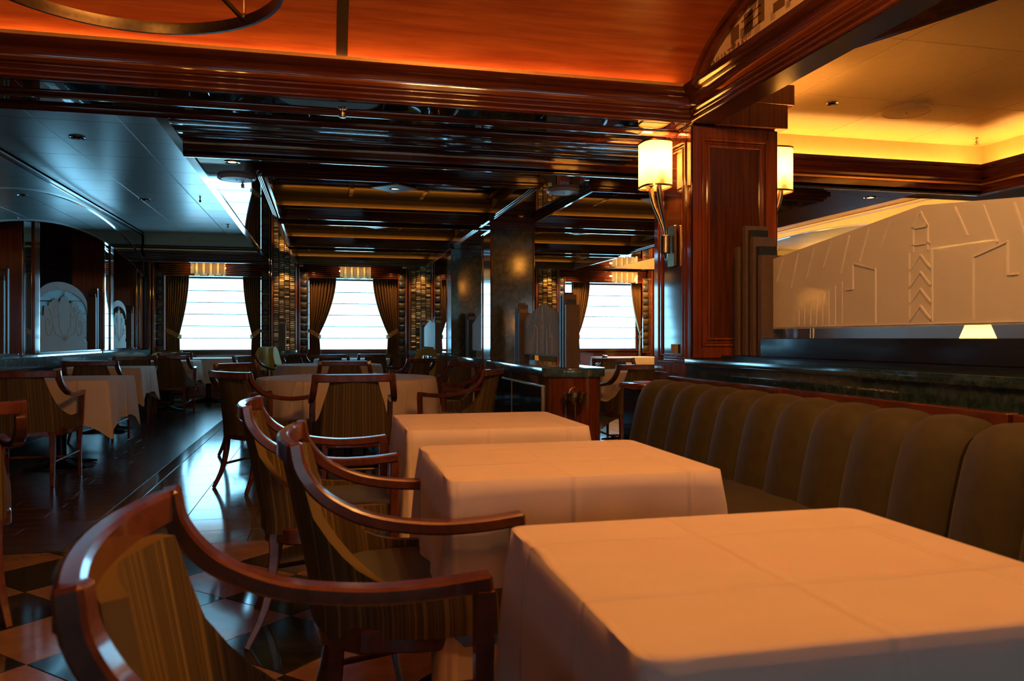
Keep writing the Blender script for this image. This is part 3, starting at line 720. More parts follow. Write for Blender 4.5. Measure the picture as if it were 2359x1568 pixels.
part('panel', BX(0.008, 0.013, 0.13, cdp-0.13, 0.99, ZM-0.14), BURL, wc)
cp = MB().box(-0.002, cw+0.06, -0.03, cdp, ZM-0.0, ZM+0.16).box(-0.002, cw+0.11, -0.03, cdp, ZM+0.16, ZM+0.30)
part('capital', cp, WOODZ, wc, bevel=0.004)
part('skirting', BX(-0.012, cw+0.012, -0.012, cdp+0.012, 0, 0.14), WOODZ, wc, bevel=0.006)
nt_ = part('sticky_note', BX(XC-0.0015, XC-0.0005, YC+0.20, YC+0.31, 1.02, 1.08), NOTE)
nt_.location = (0, 0, 0); nt_.data.transform(Matrix.Translation((-0.0, 0, -0.02)))
tagit(nt_, 'small yellow paper note stuck low on the mahogany column', 'note')

def sconce(loc, rz, label, power, lit=True, seen=True):
    """local: wall plane y=0, lamp sticks out to -y"""
    t = thing('wall_sconce', label, 'wall lamp', loc, rz, 'brass sconces')
    part('backplate', BX(-0.055, 0.055, -0.02, 0.0, -0.14, 0.14), ABRASS, t, bevel=0.004)
    part('socket', MB().lathe([(0.028, -0.06), (0.034, -0.055), (0.034, 0.06), (0.028, 0.065)], 18, (0, -0.06, 0.01)), ABRASS, t)
    part('finial', MB().lathe([(0, -0.03), (0.008, -0.02), (0.012, 0), (0.006, 0.01)], 12, (0, -0.06, -0.06)), ABRASS, t)
    for s in (-1, 1):
        P = bez([(s*0.014, -0.06, 0.06), (s*0.018, -0.066, 0.12), (s*0.034, -0.088, 0.20), (s*0.055, -0.118, 0.29), (s*0.066, -0.135, 0.38), (s*0.066, -0.135, 0.46)], 4)
        part('arm', MB().tube(P, lambda i: 0.010+0.0005*i, 12), ABRASS, t)
    # rounded-front shade
    pl = [(0.115*math.copysign(abs(math.cos(t))**0.62, math.cos(t)), -0.135+0.100*math.copysign(abs(math.sin(t))**0.62, math.sin(t))) for t in [2*PI*k/40 for k in range(41)]]
    z0, z1 = 0.40, 0.70
    sh = MB(); n = len(pl)
    sh.v = [(x, y, z) for z in (z0, z1) for x, y in pl]; sh.f = [(i, i+1, n+i+1, n+i) for i in range(n-1)]
    shd = part('shade', sh, SHADE, t, ang=1.0)
    for z in (z0, z1):
        part('shade_trim', MB().sweep([(x*1.01, y-0.001, z) for x, y in pl], [(-0.003, -0.006), (0.003, -0.006), (0.003, 0.006), (-0.003, 0.006)]), BRASS, shd)
    for s in (-1, 1):
        part('bulb', MB().lathe([(0, -0.035), (0.014, -0.025), (0.02, 0), (0.012, 0.03), (0, 0.035)], 12, (s*0.066, -0.135, 0.495)), BULB, t)
    ld = bpy.data.lights.new('sconce_light', 'POINT'); ld.color = WARM; ld.energy = power; ld.shadow_soft_size = 0.035
    lo = bpy.data.objects.new('sconce_light', ld); col.objects.link(lo); lo.parent = t; lo.location = (0, -0.135, 0.575)
    return t
sconce((XC-0.001, YC+0.27, 1.73), -PI/2, 'lit brass sconce with drum shade on the left of the mahogany column', 22)
sconce((XC+cw+0.001, YC+0.25, 1.73), PI/2, 'lit brass sconce peeking past the right edge of the mahogany column', 18)

# ------------------------------------------------------------------ divider with granite top, black plinth, etched glass
GX = XC-0.04
dv = thing('divider', 'low dark granite divider running behind the olive banquette', 'divider', (GX, 0, 0))
part('body', BX(0.03, 0.66, -0.4, YC-0.02, 0, 0.885), BLACK, dv)
part('granite_front', BX(0.0, 0.03, -0.4, YC-0.015, 0.10, 0.925), GRANITE, dv)
part('granite_top', BX(-0.015, 0.70, -0.4, YC-0.012, 0.925, 0.968), GRANITE, dv, bevel=0.006, seg=2)
part('plinth', BX(0.20, 0.46, 0.5, YC-0.10, 0.968, 0.99), BLACK, dv)
part('glass_base', BX(0.24, 0.42, 0.5, 4.275, 0.99, 1.10), BLACK, dv, bevel=0.003)
def slab_stack(parent, x0, x1, yc, dy, zb, heights, tw=None):
    n = len(heights)
    for k, h in enumerate(heights):
        y0 = yc+(k-n/2)*dy
        shr = 0.016*(k % 2)
        part('slab', BX(x0+shr, x1-shr, y0+0.002, y0+dy-0.002, zb, h), (POST, DBRASS)[k % 2], parent, bevel=0.002)
GXC = GX+0.33
st = thing('skyline_post', 'stepped skyscraper-like post of dark slabs before the mahogany column', 'post', (GXC, 4.47, 0), 0, 'stepped slab posts')
slab_stack(st, -0.075, 0.075, 0.0, 0.046, 0.992, [1.60, 1.66, 1.72, 1.77, 1.80, 1.74, 1.68, 1.62][:8])
def screen(label, loc, length, zb, z_fr, z_end, z_peak, th=0.014, motif=True, mirrored=False):
    """gabled glass panel standing along local y, from -length/2 to length/2, with etched skyline relief"""
    t = thing('etched_glass_screen', label, 'glass screen', loc, 0, 'etched glass screens')
    hl = length/2
    part('clear_glass', MB().prism([(-hl, zb), (hl, zb), (hl, z_fr), (-hl, z_fr)], 'x', -th/2, th/2), CLEAR, t, smooth=False)
    part('frosted_glass', MB().prism([(-hl, z_fr), (hl, z_fr), (hl, z_end), (0, z_peak), (-hl, z_end)], 'x', -th/2, th/2), FROST, t, smooth=False)
    if motif:
        e = MB(); sc = length/2.42; H_ = z_peak-z_fr
        def bar(y0, z0, y1, z1, wd=0.012):
            e.sweep([(-th/2-0.001, y0, z0), (-th/2-0.001, y1, z1)], [(-0.004, -wd/2), (0.004, -wd/2), (0.004, wd/2), (-0.004, wd/2)], up=(1, 0, 0))
        zf = z_fr
        # tower with chevrons
        bar(-0.07*sc, zf+0.02, -0.07*sc, zf+0.62*H_); bar(0.07*sc, zf+0.02, 0.07*sc, zf+0.62*H_)
        for k in range(4):
            z = zf+(0.04+0.14*k)*H_
            bar(0.07*sc, z, 0.0, z+0.13*H_); bar(-0.07*sc, z, 0.0, z+0.13*H_)
        bar(-0.045*sc, zf+0.62*H_, -0.045*sc, zf+0.82*H_); bar(0.045*sc, zf+0.62*H_, 0.045*sc, zf+0.82*H_)
        bar(-0.06*sc, zf+0.68*H_, 0.06*sc, zf+0.68*H_); bar(-0.05*sc, zf+0.82*H_, 0.05*sc, zf+0.82*H_)
        bar(-0.045*sc, zf+0.82*H_, 0, zf+0.95*H_); bar(0.045*sc, zf+0.82*H_, 0, zf+0.95*H_)
        for s in (-1, 1):                                   # rays and neighbouring roofs
            for k in range(7):
                y0 = s*(0.20+0.15*k)*sc; ztop = z_end+(z_peak-z_end)*(1-abs(y0)/hl)-0.02*sc
                bar(y0, ztop, y0+s*0.07*sc, ztop-(0.13+0.03*(k % 3))*sc, 0.010)
            bar(s*0.30*sc, zf+0.02, s*0.30*sc, zf+0.52*H_); bar(s*0.30*sc, zf+0.52*H_, s*0.47*sc, zf+0.60*H_)
            bar(s*0.47*sc, zf+0.36*H_, s*0.47*sc, zf+0.60*H_); bar(s*0.52*sc, zf+0.36*H_, s*0.47*sc, zf+0.36*H_)
            for k in range(8): bar(s*(0.56+0.055*k)*sc, zf+0.02, s*(0.56+0.055*k)*sc, zf+(0.44-0.035*k)*H_, 0.006)
        bar(-hl+0.02, zf+0.022*H_, hl-0.02, zf+0.022*H_, 0.006)
        part('etched_relief', e, ETCH, t, smooth=False)
    return t
screen('large gabled frosted glass screen etched with a skyline behind the banquette', (GXC, 3.06, 0), 2.42, 1.10, 1.155, 1.575, 1.70)

# ------------------------------------------------------------------ olive banquette
def channel(pitch, m, name='channel_cushion', zt=0.86):
    """one upright bolster of the back: local y 0..pitch, seated face toward -x, x=0 at the back plane"""
    prof = [(-0.30, 0.40), (-0.285, 0.50), (-0.265, 0.60), (-0.245, 0.68), (-0.225, 0.75), (-0.20, 0.80), (-0.165, 0.835), (-0.12, 0.852), (-0.06, 0.852), (0.0, 0.84)]
    mb = MB(); nv = len(prof)-1; nu = 12
    nrm = []
    for i in range(nv+1):
        a = Vector(prof[max(0, i-1)]); b = Vector(prof[min(nv, i+1)]); t = (b-a).normalized(); nrm.append(Vector((-t.y, t.x)))
    def f(u, v):
        i = min(int(v*nv+1e-6), nv); q = math.sin(PI*u)**0.55
        p = Vector(prof[i]) + nrm[i]*(-0.055*(1-q))
        return (p.x, pitch*u, p.y)
    mb.grid(f, nu, nv); mb.uv = [(i/nu, j/nv) for j in range(nv+1) for i in range(nu+1)]
    for e_ in (0, 1):                                   # closing cheeks
        n0 = len(mb.v); pts = [f(e_, j/nv) for j in range(nv+1)]+[(0.0, pitch*e_, 0.40)]
        mb.v += pts; mb.uv += [(0, 0)]*len(pts); mb.f.append(tuple(range(n0, n0+len(pts))))
    return mb.mesh(name, m, ang=1.2)
CH_O = channel(0.25, OLIVEF); CH_Y = channel(0.25, YELLOWF)
def banquette(label, loc, rz, me, seatm, n=5, group='banquettes'):
    t = thing('banquette', label, 'banquette', loc, rz, group); L_ = n*0.25
    for k in range(n): link('channel_cushion', me, t, (0, k*0.25, 0))
    part('seat', BX(-0.80, -0.25, 0.004, L_-0.004, 0.33, 0.46), seatm, t, bevel=0.04, seg=3)
    part('base', BX(-0.74, 0.0, 0.01, L_-0.01, 0.0, 0.33), BLACK, t)
    part('back_board', BX(0.0, 0.05, 0.0, L_, 0.0, 0.865), WOOD, t, bevel=0.004)
    return t
XBQ = 2.08
banquette('olive channel-tufted banquette section nearest the mahogany column', (XBQ, 3.33, 0), 0, CH_O, OLIVEF)
banquette('olive channel-tufted banquette section beside the middle draped table', (XBQ, 2.06, 0), 0, CH_O, OLIVEF)
banquette('olive channel-tufted banquette section nearest the camera on the right', (XBQ, 0.79, 0), 0, CH_O, OLIVEF)
banquette('yellow striped channel banquette far left under the arch wall end', (-2.45, 15.15, 0), PI/2, CH_Y, OLIVEF, 2)
banquette('pale striped channel banquette glimpsed through the gabled screen', (3.75, 13.9, 0), PI/2, CH_Y, OLIVEF, 4)

# ------------------------------------------------------------------ tables and cloths
def corner_loop(a, b, rc, nseg):
    pts = []
    for (sx, sy, a0) in ((1, 1, 0), (-1, 1, PI/2), (-1, -1, PI), (1, -1, 3*PI/2)):
        for k in range(7):
            t = a0+PI/2*k/6; pts.append((sx*(a-rc)+rc*math.cos(t), sy*(b-rc)+rc*math.sin(t), abs(math.sin(2*(t))) if 0 < k < 6 else 0.0))
    out = []
    n = len(pts)
    for i in range(n):
        p, q = pts[i], pts[(i+1) % n]; d = math.hypot(q[0]-p[0], q[1]-p[1]); m = max(1, int(d/0.03))
        for k in range(m): out.append((p[0]+(q[0]-p[0])*k/m, p[1]+(q[1]-p[1])*k/m))
    return out
def square_cloth(name, label, a, b, z, drop, loc, seed, corner=0.14, group='square tablecloths'):
    rn = random.Random(seed); loop = corner_loop(a+0.006, b+0.006, 0.03, 4); n = len(loop); rows_ = 12
    ph = [rn.uniform(0, 6.28) for _ in range(6)]
    mb = MB()
    # top: centre fan replaced by rings toward the middle for fine shading
    rings = [0.0, 0.35, 0.7, 0.96]
    for r_ in rings[1:]: mb.v += [(x*r_, y*r_, z) for x, y in loop]
    mb.v += [(x, y, z-0.002) for x, y in loop]
    mb.v.append((0, 0, z)); cidx = len(mb.v)-1
    for i in range(n): mb.f.append((cidx, i, (i+1) % n))
    for r_ in range(3):
        for i in range(n): mb.f.append((r_*n+i, (r_+1)*n+i, (r_+1)*n+(i+1) % n, r_*n+(i+1) % n))
    base = 3*n; prev = base; start = len(mb.v)
    for j in range(1, rows_+1):
        t = j/rows_
        for i, (x, y) in enumerate(loop):
            ca = max(0, 1-((a-abs(x))+(b-abs(y)))/0.26)        # nearness to a corner
            ca = ca*ca
            s = math.atan2(y, x)
            along = x if abs(abs(y)-b) < abs(abs(x)-a) else y
            fold = 0.012*math.sin(along*22+ph[0])+0.010*math.sin(along*37+ph[1])
            out = 0.012*t+fold*t*t*(1-ca)+(0.055*ca*t**1.1)
            nx = 0.0; ny = 0.0
            ex, ey = abs(x)/a, abs(y)/b
            if ca > 0.02:
                nx, ny = math.copysign(0.7, x), math.copysign(0.7, y)
            if ca < 0.5:
                if ex > ey: nx2, ny2 = math.copysign(1, x), 0
                else: nx2, ny2 = 0, math.copysign(1, y)
                q = ca/0.5; nx, ny = nx*q+nx2*(1-q), ny*q+ny2*(1-q)
            d = drop+corner*ca
            zz = z-0.002-d*t
            rr = 0.008*min(1, t*6)
            mb.v.append((x+nx*(out+rr), y+ny*(out+rr), zz))
    for j in range(rows_):
        p0 = base if j == 0 else start+(j-1)*n; p1 = start+j*n
        for i in range(n):
            k = (i+1) % n
            # skip of the centre vertex offset is not needed: it sits before 'start'
            mb.f.append((p0+i, p0+k, p1+k, p1+i))
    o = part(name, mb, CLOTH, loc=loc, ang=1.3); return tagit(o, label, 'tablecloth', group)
def pedestal(t, z, rbase=0.28, square=None):
    part('column', MB().lathe([(0.045, 0.03), (0.05, 0.05), (0.04, 0.10), (0.04, z-0.08), (0.10, z-0.04), (0.10, z-0.03)], 18), IRON, t)
    for k in range(4):
        a = PI/4+PI/2*k
        part('foot', MB().sweep([(0.03*math.cos(a), 0.03*math.sin(a), 0.055), (rbase*0.5*math.cos(a), rbase*0.5*math.sin(a), 0.038), (rbase*math.cos(a), rbase*math.sin(a), 0.018)], lambda i: [(-0.035, -0.018+0.004*i), (0.035, -0.018+0.004*i), (0.03, 0.018-0.006*i), (-0.03, 0.018-0.006*i)]), IRON, t)
    part('base_plate', MB().lathe([(0.0, 0.0), (rbase*0.9, 0.0), (rbase*0.9, 0.008), (rbase*0.4, 0.022), (0.0, 0.03)], 28), IRON, t)
def sq_table(lbl_t, lbl_c, x0, x1, y0, y1, drop, seed, z=0.752, corner=0.14):
    cx, cy, a, b = (x0+x1)/2, (y0+y1)/2, (x1-x0)/2, (y1-y0)/2
    t = thing('dining_table', lbl_t, 'table', (cx, cy, 0), 0, 'square pedestal tables')
    part('tabletop', BX(-a, a, -b, b, z-0.035, z), WOOD, t, bevel=0.006)
    pedestal(t, z-0.03, 0.30)
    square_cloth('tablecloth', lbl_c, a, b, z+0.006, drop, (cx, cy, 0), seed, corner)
sq_table('pedestal table under the nearest draped cloth at the lower right', 'peach-lit linen cloth on the nearest table at the lower right', 0.335, 1.04, 0.79, 1.41, 0.40, 1)
sq_table('pedestal table under the second draped cloth along the banquette', 'peach-lit linen cloth on the second banquette table from the camera', 0.30, 1.01, 1.89, 2.53, 0.40, 2)
sq_table('pedestal table under the third draped cloth along the banquette', 'peach-lit linen cloth on the third and farthest banquette table', 0.31, 1.01, 2.95, 3.59, 0.40, 3)
sq_table('pedestal table under the nearest cloth of the left aisle', 'creased linen cloth with a long hanging corner, nearest of the left aisle', -2.67, -1.72, 7.09, 8.02, 0.34, 4)
sq_table('pedestal table under the second cloth of the left aisle', 'linen cloth on the second table of the left aisle', -2.95, -2.05, 9.86, 10.70, 0.30, 5)
sq_table('pedestal table under the third cloth of the left aisle', 'linen cloth on the third table of the left aisle', -2.72, -1.90, 12.64, 13.48, 0.30, 6)
sq_table('long table under the cloth below the left window', 'plain linen cloth on the long table below the left window', -2.38, -1.52, 14.30, 15.1, 0.42, 7, corner=0.04)
sq_table('pedestal table under the cloth behind the marble counter', 'linen cloth on the table right of the marble counter behind the lone chair', 2.70, 3.58, 7.45, 8.35, 0.42, 8)
sq_table('table under the cloth below the window by the lit column', 'linen cloth on the far table below the window by the lit column', 4.9, 6.0, 13.3, 14.2, 0.42, 9, corner=0.04)
def round_table(lbl_t, lbl_c, cx, cy, R, drop, seed, z=0.752):
    t = thing('dining_table', lbl_t, 'table', (cx, cy, 0), 0, 'round pedestal tables')
    part('tabletop', MB().lathe([(0, z-0.035), (R, z-0.035), (R, z), (0, z)], 48), WOOD, t)
    pedestal(t, z-0.03, 0.36)
    rn = random.Random(seed); p1, p2, p3 = [rn.uniform(0, 6.28) for _ in range(3)]
    n, rows_ = 168, 12; mb = MB(); zt = z+0.007
    mb.v.append((0, 0, zt))
    for r_, dz in ((0.4, 0), (0.8, 0), (0.985, 0), (1.007, 0.001), (1.014, 0.006)):
        mb.v += [(R*r_*math.cos(2*PI*i/n), R*r_*math.sin(2*PI*i/n), zt-dz) for i in range(n)]
    for i in range(n): mb.f.append((0, 1+i, 1+(i+1) % n))
    for j in range(1, rows_+1):
        tt = j/rows_
        for i in range(n):
            a = 2*PI*i/n
            c4 = max(0, math.cos(4*(a-p3)))**3
            fold = (0.6*math.sin(17*a+p1)+0.4*math.sin(26*a+p2))
            rr = R+0.012+0.010*min(1, tt*5)+0.055*tt*fold*tt+0.02*tt+0.03*c4*tt
            mb.v.append((rr*math.cos(a), rr*math.sin(a), zt-0.003-(drop+0.13*c4)*tt))
    for j in range(4+rows_):
        for i in range(n):
            k = (i+1) % n; p0, q0 = 1+j*n, 1+(j+1)*n
            mb.f.append((p0+i, p0+k, q0+k, q0+i))
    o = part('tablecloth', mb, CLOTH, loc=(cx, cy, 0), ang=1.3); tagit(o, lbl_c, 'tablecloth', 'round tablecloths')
round_table('round pedestal table in the middle of the room under a draped cloth', 'round linen cloth falling in folds on the nearest round table', 0.21, 7.14, 0.76, 0.40, 11)
round_table('round pedestal table second from the camera under a draped cloth', 'round linen cloth on the second round table from the camera', 0.08, 10.65, 0.66, 0.40, 12)
round_table('round pedestal table farthest from the camera under a draped cloth', 'round linen cloth on the farthest round table near the middle window', 0.48, 13.55, 0.62, 0.40, 13)

# ------------------------------------------------------------------ chairs
def rect(w_, h_): return [(-w_/2, -h_/2), (w_/2, -h_/2), (w_/2, h_/2), (-w_/2, h_/2)]
def make_chair(fabric, seatm, name='armchair', cat='chair', group='wooden armchairs'):
    """faces local +y, origin on the floor under the seat"""
    t = thing(name, 'armchair', cat, (0, 0, 0), 0, group)
    # top rail, bowed backwards
    rail = [(x, -0.285-0.035*(1-(x/0.25)**2), 0.835) for x in [-0.25+0.5*i/12 for i in range(13)]]
    part('top_rail', MB().sweep(rail, rect(0.030, 0.052)), CHAIRW, t, bevel=0.006)
    for s in (-1, 1):
        P = bez([(s*0.250, -0.283, 0.862), (s*0.256, -0.268, 0.80), (s*0.266, -0.215, 0.735), (s*0.276, -0.115, 0.685), (s*0.282, 0.02, 0.662), (s*0.282, 0.14, 0.662), (s*0.280, 0.245, 0.672)], 5)
        part('arm', MB().sweep(P, rect(0.030, 0.044), up=(s*1.0, 0, 0.001)), CHAIRW, t, bevel=0.005)
        fl = [(s*0.278, 0.232, 0.66), (s*0.272, 0.228, 0.45), (s*0.262, 0.222, 0.25), (s*0.262, 0.235, 0.0)]
        part('leg', MB().sweep(bez(fl, 4), lambda i: rect(0.040-0.0012*i, 0.036-0.0012*i), up=(0, 1, 0)), CHAIRW, t, bevel=0.004)
        rl = [(s*0.19, -0.19, 0.42), (s*0.19, -0.195, 0.28), (s*0.20, -0.225, 0.13), (s*0.215, -0.285, 0.0)]
        part('leg', MB().sweep(bez(rl, 4), lambda i: rect(0.042-0.0014*i, 0.040-0.0014*i), up=(0, 1, 0)), CHAIRW, t, bevel=0.004)
        part('stretcher', MB().tube([(s*0.262, 0.215, 0.20), (s*0.197, -0.215, 0.17)], 0.010, 8), CHAIRW, t)
    part('stretcher', MB().tube([(-0.225, -0.02, 0.187), (0.225, -0.02, 0.187)], 0.010, 8), CHAIRW, t)
    part('seat_frame', MB().prism([(-0.265, 0.24), (-0.27, 0.0), (-0.25, -0.14), (-0.17, -0.225), (0, -0.245), (0.17, -0.225), (0.25, -0.14), (0.27, 0.0), (0.265, 0.24)], 'z', 0.365, 0.425), CHAIRW, t, bevel=0.006)
    part('seat', MB().prism([(-0.245, 0.235), (-0.25, 0.0), (-0.23, -0.12), (-0.15, -0.19), (0, -0.21), (0.15, -0.19), (0.23, -0.12), (0.25, 0.0), (0.245, 0.235)], 'z', 0.42, 0.485), seatm, t, bevel=0.022, seg=3)
    # upholstered shell: wraps round the seat, tall behind the sitter and sweeping down along the arms
    def plan(u):          # u -1..1 round the back
        a = abs(u)
        if a < 0.42:
            k = a/0.42; x = 0.20*k; yb = -0.235+0.035*k*k
        else:
            k = (a-0.42)/0.58; ang = min(1, k*1.6)
            x = 0.20+0.065*math.sin(ang*PI/2); yb = -0.20+0.43*(k**1.05)
        return math.copysign(x, u), yb
    def top(u):
        a = abs(u)
        if a < 0.345: return 0.815
        k = min(1, (a-0.345)/0.50); return 0.50+0.315*(1-max(0, k))**3.4
    nu, nv = 52, 12
    def shell(off):
        def f(u, v):
            uu = 2*u-1; x, yb = plan(uu); zt = top(uu); z = 0.40+(zt-0.40)*v
            lean = max(0, (z-0.45)/0.40)
            narrow = 1-0.10*lean*(1 if abs(uu) < 0.5 else 1)
            n = Vector((x/0.26, -(1 if abs(uu) < 0.55 else 0.25), 0)).normalized()
            return (x*narrow+n.x*off, yb-0.085*lean*(1-0.75*min(1, abs(uu)))+n.y*off, z)
        return f
    mb = MB().grid(shell(0.015), nu, nv); uv = [(i/nu, j/nv) for j in range(nv+1) for i in range(nu+1)]
    n0 = len(mb.v); mb.grid(shell(-0.015), nu, nv); uv += uv[:]
    k = nu+1
    for i in range(nu):
        mb.f.append((i+1, i, n0+i, n0+i+1))
    for j in range(nv):
        mb.f.append((j*k, (j+1)*k, n0+(j+1)*k, n0+j*k)); mb.f.append(((j+1)*k-1+0, n0+(j+1)*k-1, n0+(j+2)*k-1, (j+2)*k-1))
    c0 = len(mb.v); fo, fi = shell(0.015), shell(-0.015)          # plain welt along the top edge
    for i in range(nu+1): mb.v += [fo(i/nu, 1.0), fi(i/nu, 1.0)]; uv += [(0.3137, 0), (0.3141, 0)]
    for i in range(nu): mb.f.append((c0+2*i, c0+2*i+2, c0+2*i+3, c0+2*i+1))
    mb.uv = uv
    part('backrest', mb, fabric, t, ang=1.0)
    return t
def make_yellow():
    t = thing('upholstered_chair', 'yellow', 'chair', (0, 0, 0), 0, 'yellow striped chairs')
    nu, nv = 24, 14
    def f(off):
        def g(u, v):
            x = (u-0.5)*0.52; zt = 0.96-0.16*abs(2*u-1)**3.2; z = 0.42+(zt-0.42)*v
            return (x*(1-0.06*v), -0.20-0.10*v-0.03*(1-(2*u-1)**2)+off, z)
        return g
    mb = MB().grid(f(0.04), nu, nv); uv = [(i/nu, j/nv) for j in range(nv+1) for i in range(nu+1)]
    n0 = len(mb.v); mb.grid(f(-0.04), nu, nv); k = nu+1; uv += uv[:]
    for i in range(nu):
        mb.f.append((nv*k+i, nv*k+i+1, n0+nv*k+i+1, n0+nv*k+i)); mb.f.append((i+1, i, n0+i, n0+i+1))
    for j in range(nv):
        mb.f.append((j*k, (j+1)*k, n0+(j+1)*k, n0+j*k)); mb.f.append(((j+1)*k-1, n0+(j+1)*k-1, n0+(j+2)*k-1, (j+2)*k-1))
    mb.uv = uv; part('backrest', mb, YELLOWF, t, ang=1.0)
    part('seat', BX(-0.25, 0.25, -0.2, 0.26, 0.38, 0.48), SEATF, t, bevel=0.03, seg=3)
    for s in (-1, 1):
        part('arm', MB().sweep(bez([(s*0.25, -0.24, 0.66), (s*0.275, -0.1, 0.655), (s*0.28, 0.1, 0.65), (s*0.275, 0.24, 0.655)], 4), rect(0.045, 0.035)), CHAIRW, t, bevel=0.005)
        part('leg', MB().sweep([(s*0.27, 0.225, 0.64), (s*0.255, 0.23, 0.0)], rect(0.04, 0.04), up=(0, 1, 0)), CHAIRW, t, bevel=0.004)
        part('leg', MB().sweep([(s*0.20, -0.19, 0.42), (s*0.21, -0.26, 0.0)], rect(0.04, 0.04), up=(0, 1, 0)), CHAIRW, t, bevel=0.004)
    part('seat_frame', BX(-0.25, 0.25, -0.22, 0.24, 0.33, 0.39), CHAIRW, t, bevel=0.006)
    return t
proto = make_chair(STRIPE, SEATF); yproto = make_yellow()
def face(dx, dy): return math.atan2(dy, dx)-PI/2
chairs = [
    (0.045, 1.10, 1, 0, 'wooden armchair with olive striped back, closest to the camera at bottom left'),
    (0.22, 2.12, 1, 0, 'wooden armchair tucked into the second banquette table from the camera'),
    (0.02, 3.17, 1, 0, 'wooden armchair facing the third and farthest banquette table'),
    (0.20, 5.66, 0, 1, 'armchair with its striped back square to the camera at the nearest round table'),
    (-0.43, 6.20, 0.8, 0.6, 'armchair beside the aisle, left of the nearest round table'),
    (-0.60, 7.86, 0.75, -0.66, 'armchair on the far left of the nearest round table'),
    (1.13, 7.72, -0.85, -0.5, 'armchair on the far right of the nearest round table'),
    (1.06, 6.28, -0.88, 0.47, 'armchair right of the nearest round table with both arms sweeping left'),
    (0.22, 8.27, 0, -1, 'armchair facing the camera across the nearest round table'),
    (-0.80, 11.28, 0.8, -0.5, 'armchair at the far left of the second round table'),
    (0.10, 11.68, 0, -1, 'armchair facing the camera across the second round table'),
    (1.08, 10.72, -1, 0, 'armchair on the right side of the second round table'),
    (0.95, 9.72, -0.7, 0.7, 'armchair at the near right of the second round table'),
    (-0.25, 12.85, 0.7, 0.7, 'armchair at the near left of the farthest round table'),
    (0.72, 12.58, -0.2, 1, 'armchair with its back to the camera at the farthest round table'),
    (-2.17, 6.80, 0, 1, 'armchair with its striped back to the camera at the nearest left aisle table'),
    (-1.49, 3.52, -0.5, 0.87, 'armchair cut off by the left edge of the picture'),
    (-2.40, 9.50, 0, 1, 'armchair with its back to the camera at the second left aisle table'),
    (-2.42, 11.08, 0, -1, 'armchair across the second left aisle table, facing the camera'),
    (-2.12, 12.26, 0, 1, 'armchair with its back to the camera at the third left aisle table'),
    (-2.40, 13.86, 0, -1, 'armchair across the third left aisle table, facing the camera'),
    (2.86, 7.08, 0, 1, 'armchair with its back to the camera between the marble counter and the lit column'),
    (3.40, 8.75, 0, -1, 'armchair facing the camera behind the table right of the marble counter'),
    (3.55, 10.6, -0.9, 0.3, 'armchair turned sideways just right of the gabled screen'),
]
for i, (x, y, dx, dy, lb) in enumerate(chairs):
    if i == 0:
        proto.location = (x, y, 0); proto.rotation_euler = (0, 0, face(dx, dy)); proto['label'] = lb
    else: copy_tree(proto, None, (x, y, 0), face(dx, dy), lb)
yel = [(1.30, 12.25, -0.7, 0.7, 'yellow striped chair between the second and the farthest round tables'),
       (-1.27, 13.9, -0.95, 0.3, 'yellow striped chair at the right end of the long table below the left window'),
       (-0.50, 13.70, 0.98, -0.15, 'yellow striped chair left of the farthest round table'),
       (6.35, 13.75, -1, 0, 'yellow striped chair below the window by the lit column')]
for i, (x, y, dx, dy, lb) in enumerate(yel):
    if i == 0:
        yproto.location = (x, y, 0); yproto.rotation_euler = (0, 0, face(dx, dy)); yproto['label'] = lb
    else: copy_tree(yproto, None, (x, y, 0), face(dx, dy), lb)

# ------------------------------------------------------------------ olive stone pillars and marble counters on the middle line
def pillar(x0, y0, lb, wd=0.50):
    t = thing('pillar', lb, 'pillar', (x0, y0, 0), 0, 'olive stone pillars')
    part('shaft', BX(0, wd, 0, wd, 0, 2.33), OLIVE, t)
    e = MB()
    for (x, y) in ((0, 0), (wd, 0), (0, wd), (wd, wd)): e.box(x-0.012, x+0.012, y-0.012, y+0.012, 0, 2.33)
    part('corner_bead', e, GOLD if False else WOODZ, t, bevel=0.005)
    part('capital', MB().box(-0.02, wd+0.02, -0.02, wd+0.02, 2.33, 2.43).box(-0.035, wd+0.035, -0.035, wd+0.035, 2.43, ZM), WOODX, t, bevel=0.004)
    part('skirting', BX(-0.015, wd+0.015, -0.015, wd+0.015, 0, 0.12), BLACK, t)
pillar(1.86, 8.86, 'polished olive stone pillar behind the rounded marble counter')
pillar(1.86, 11.70, 'farther polished olive stone pillar partly hidden by the nearer one')
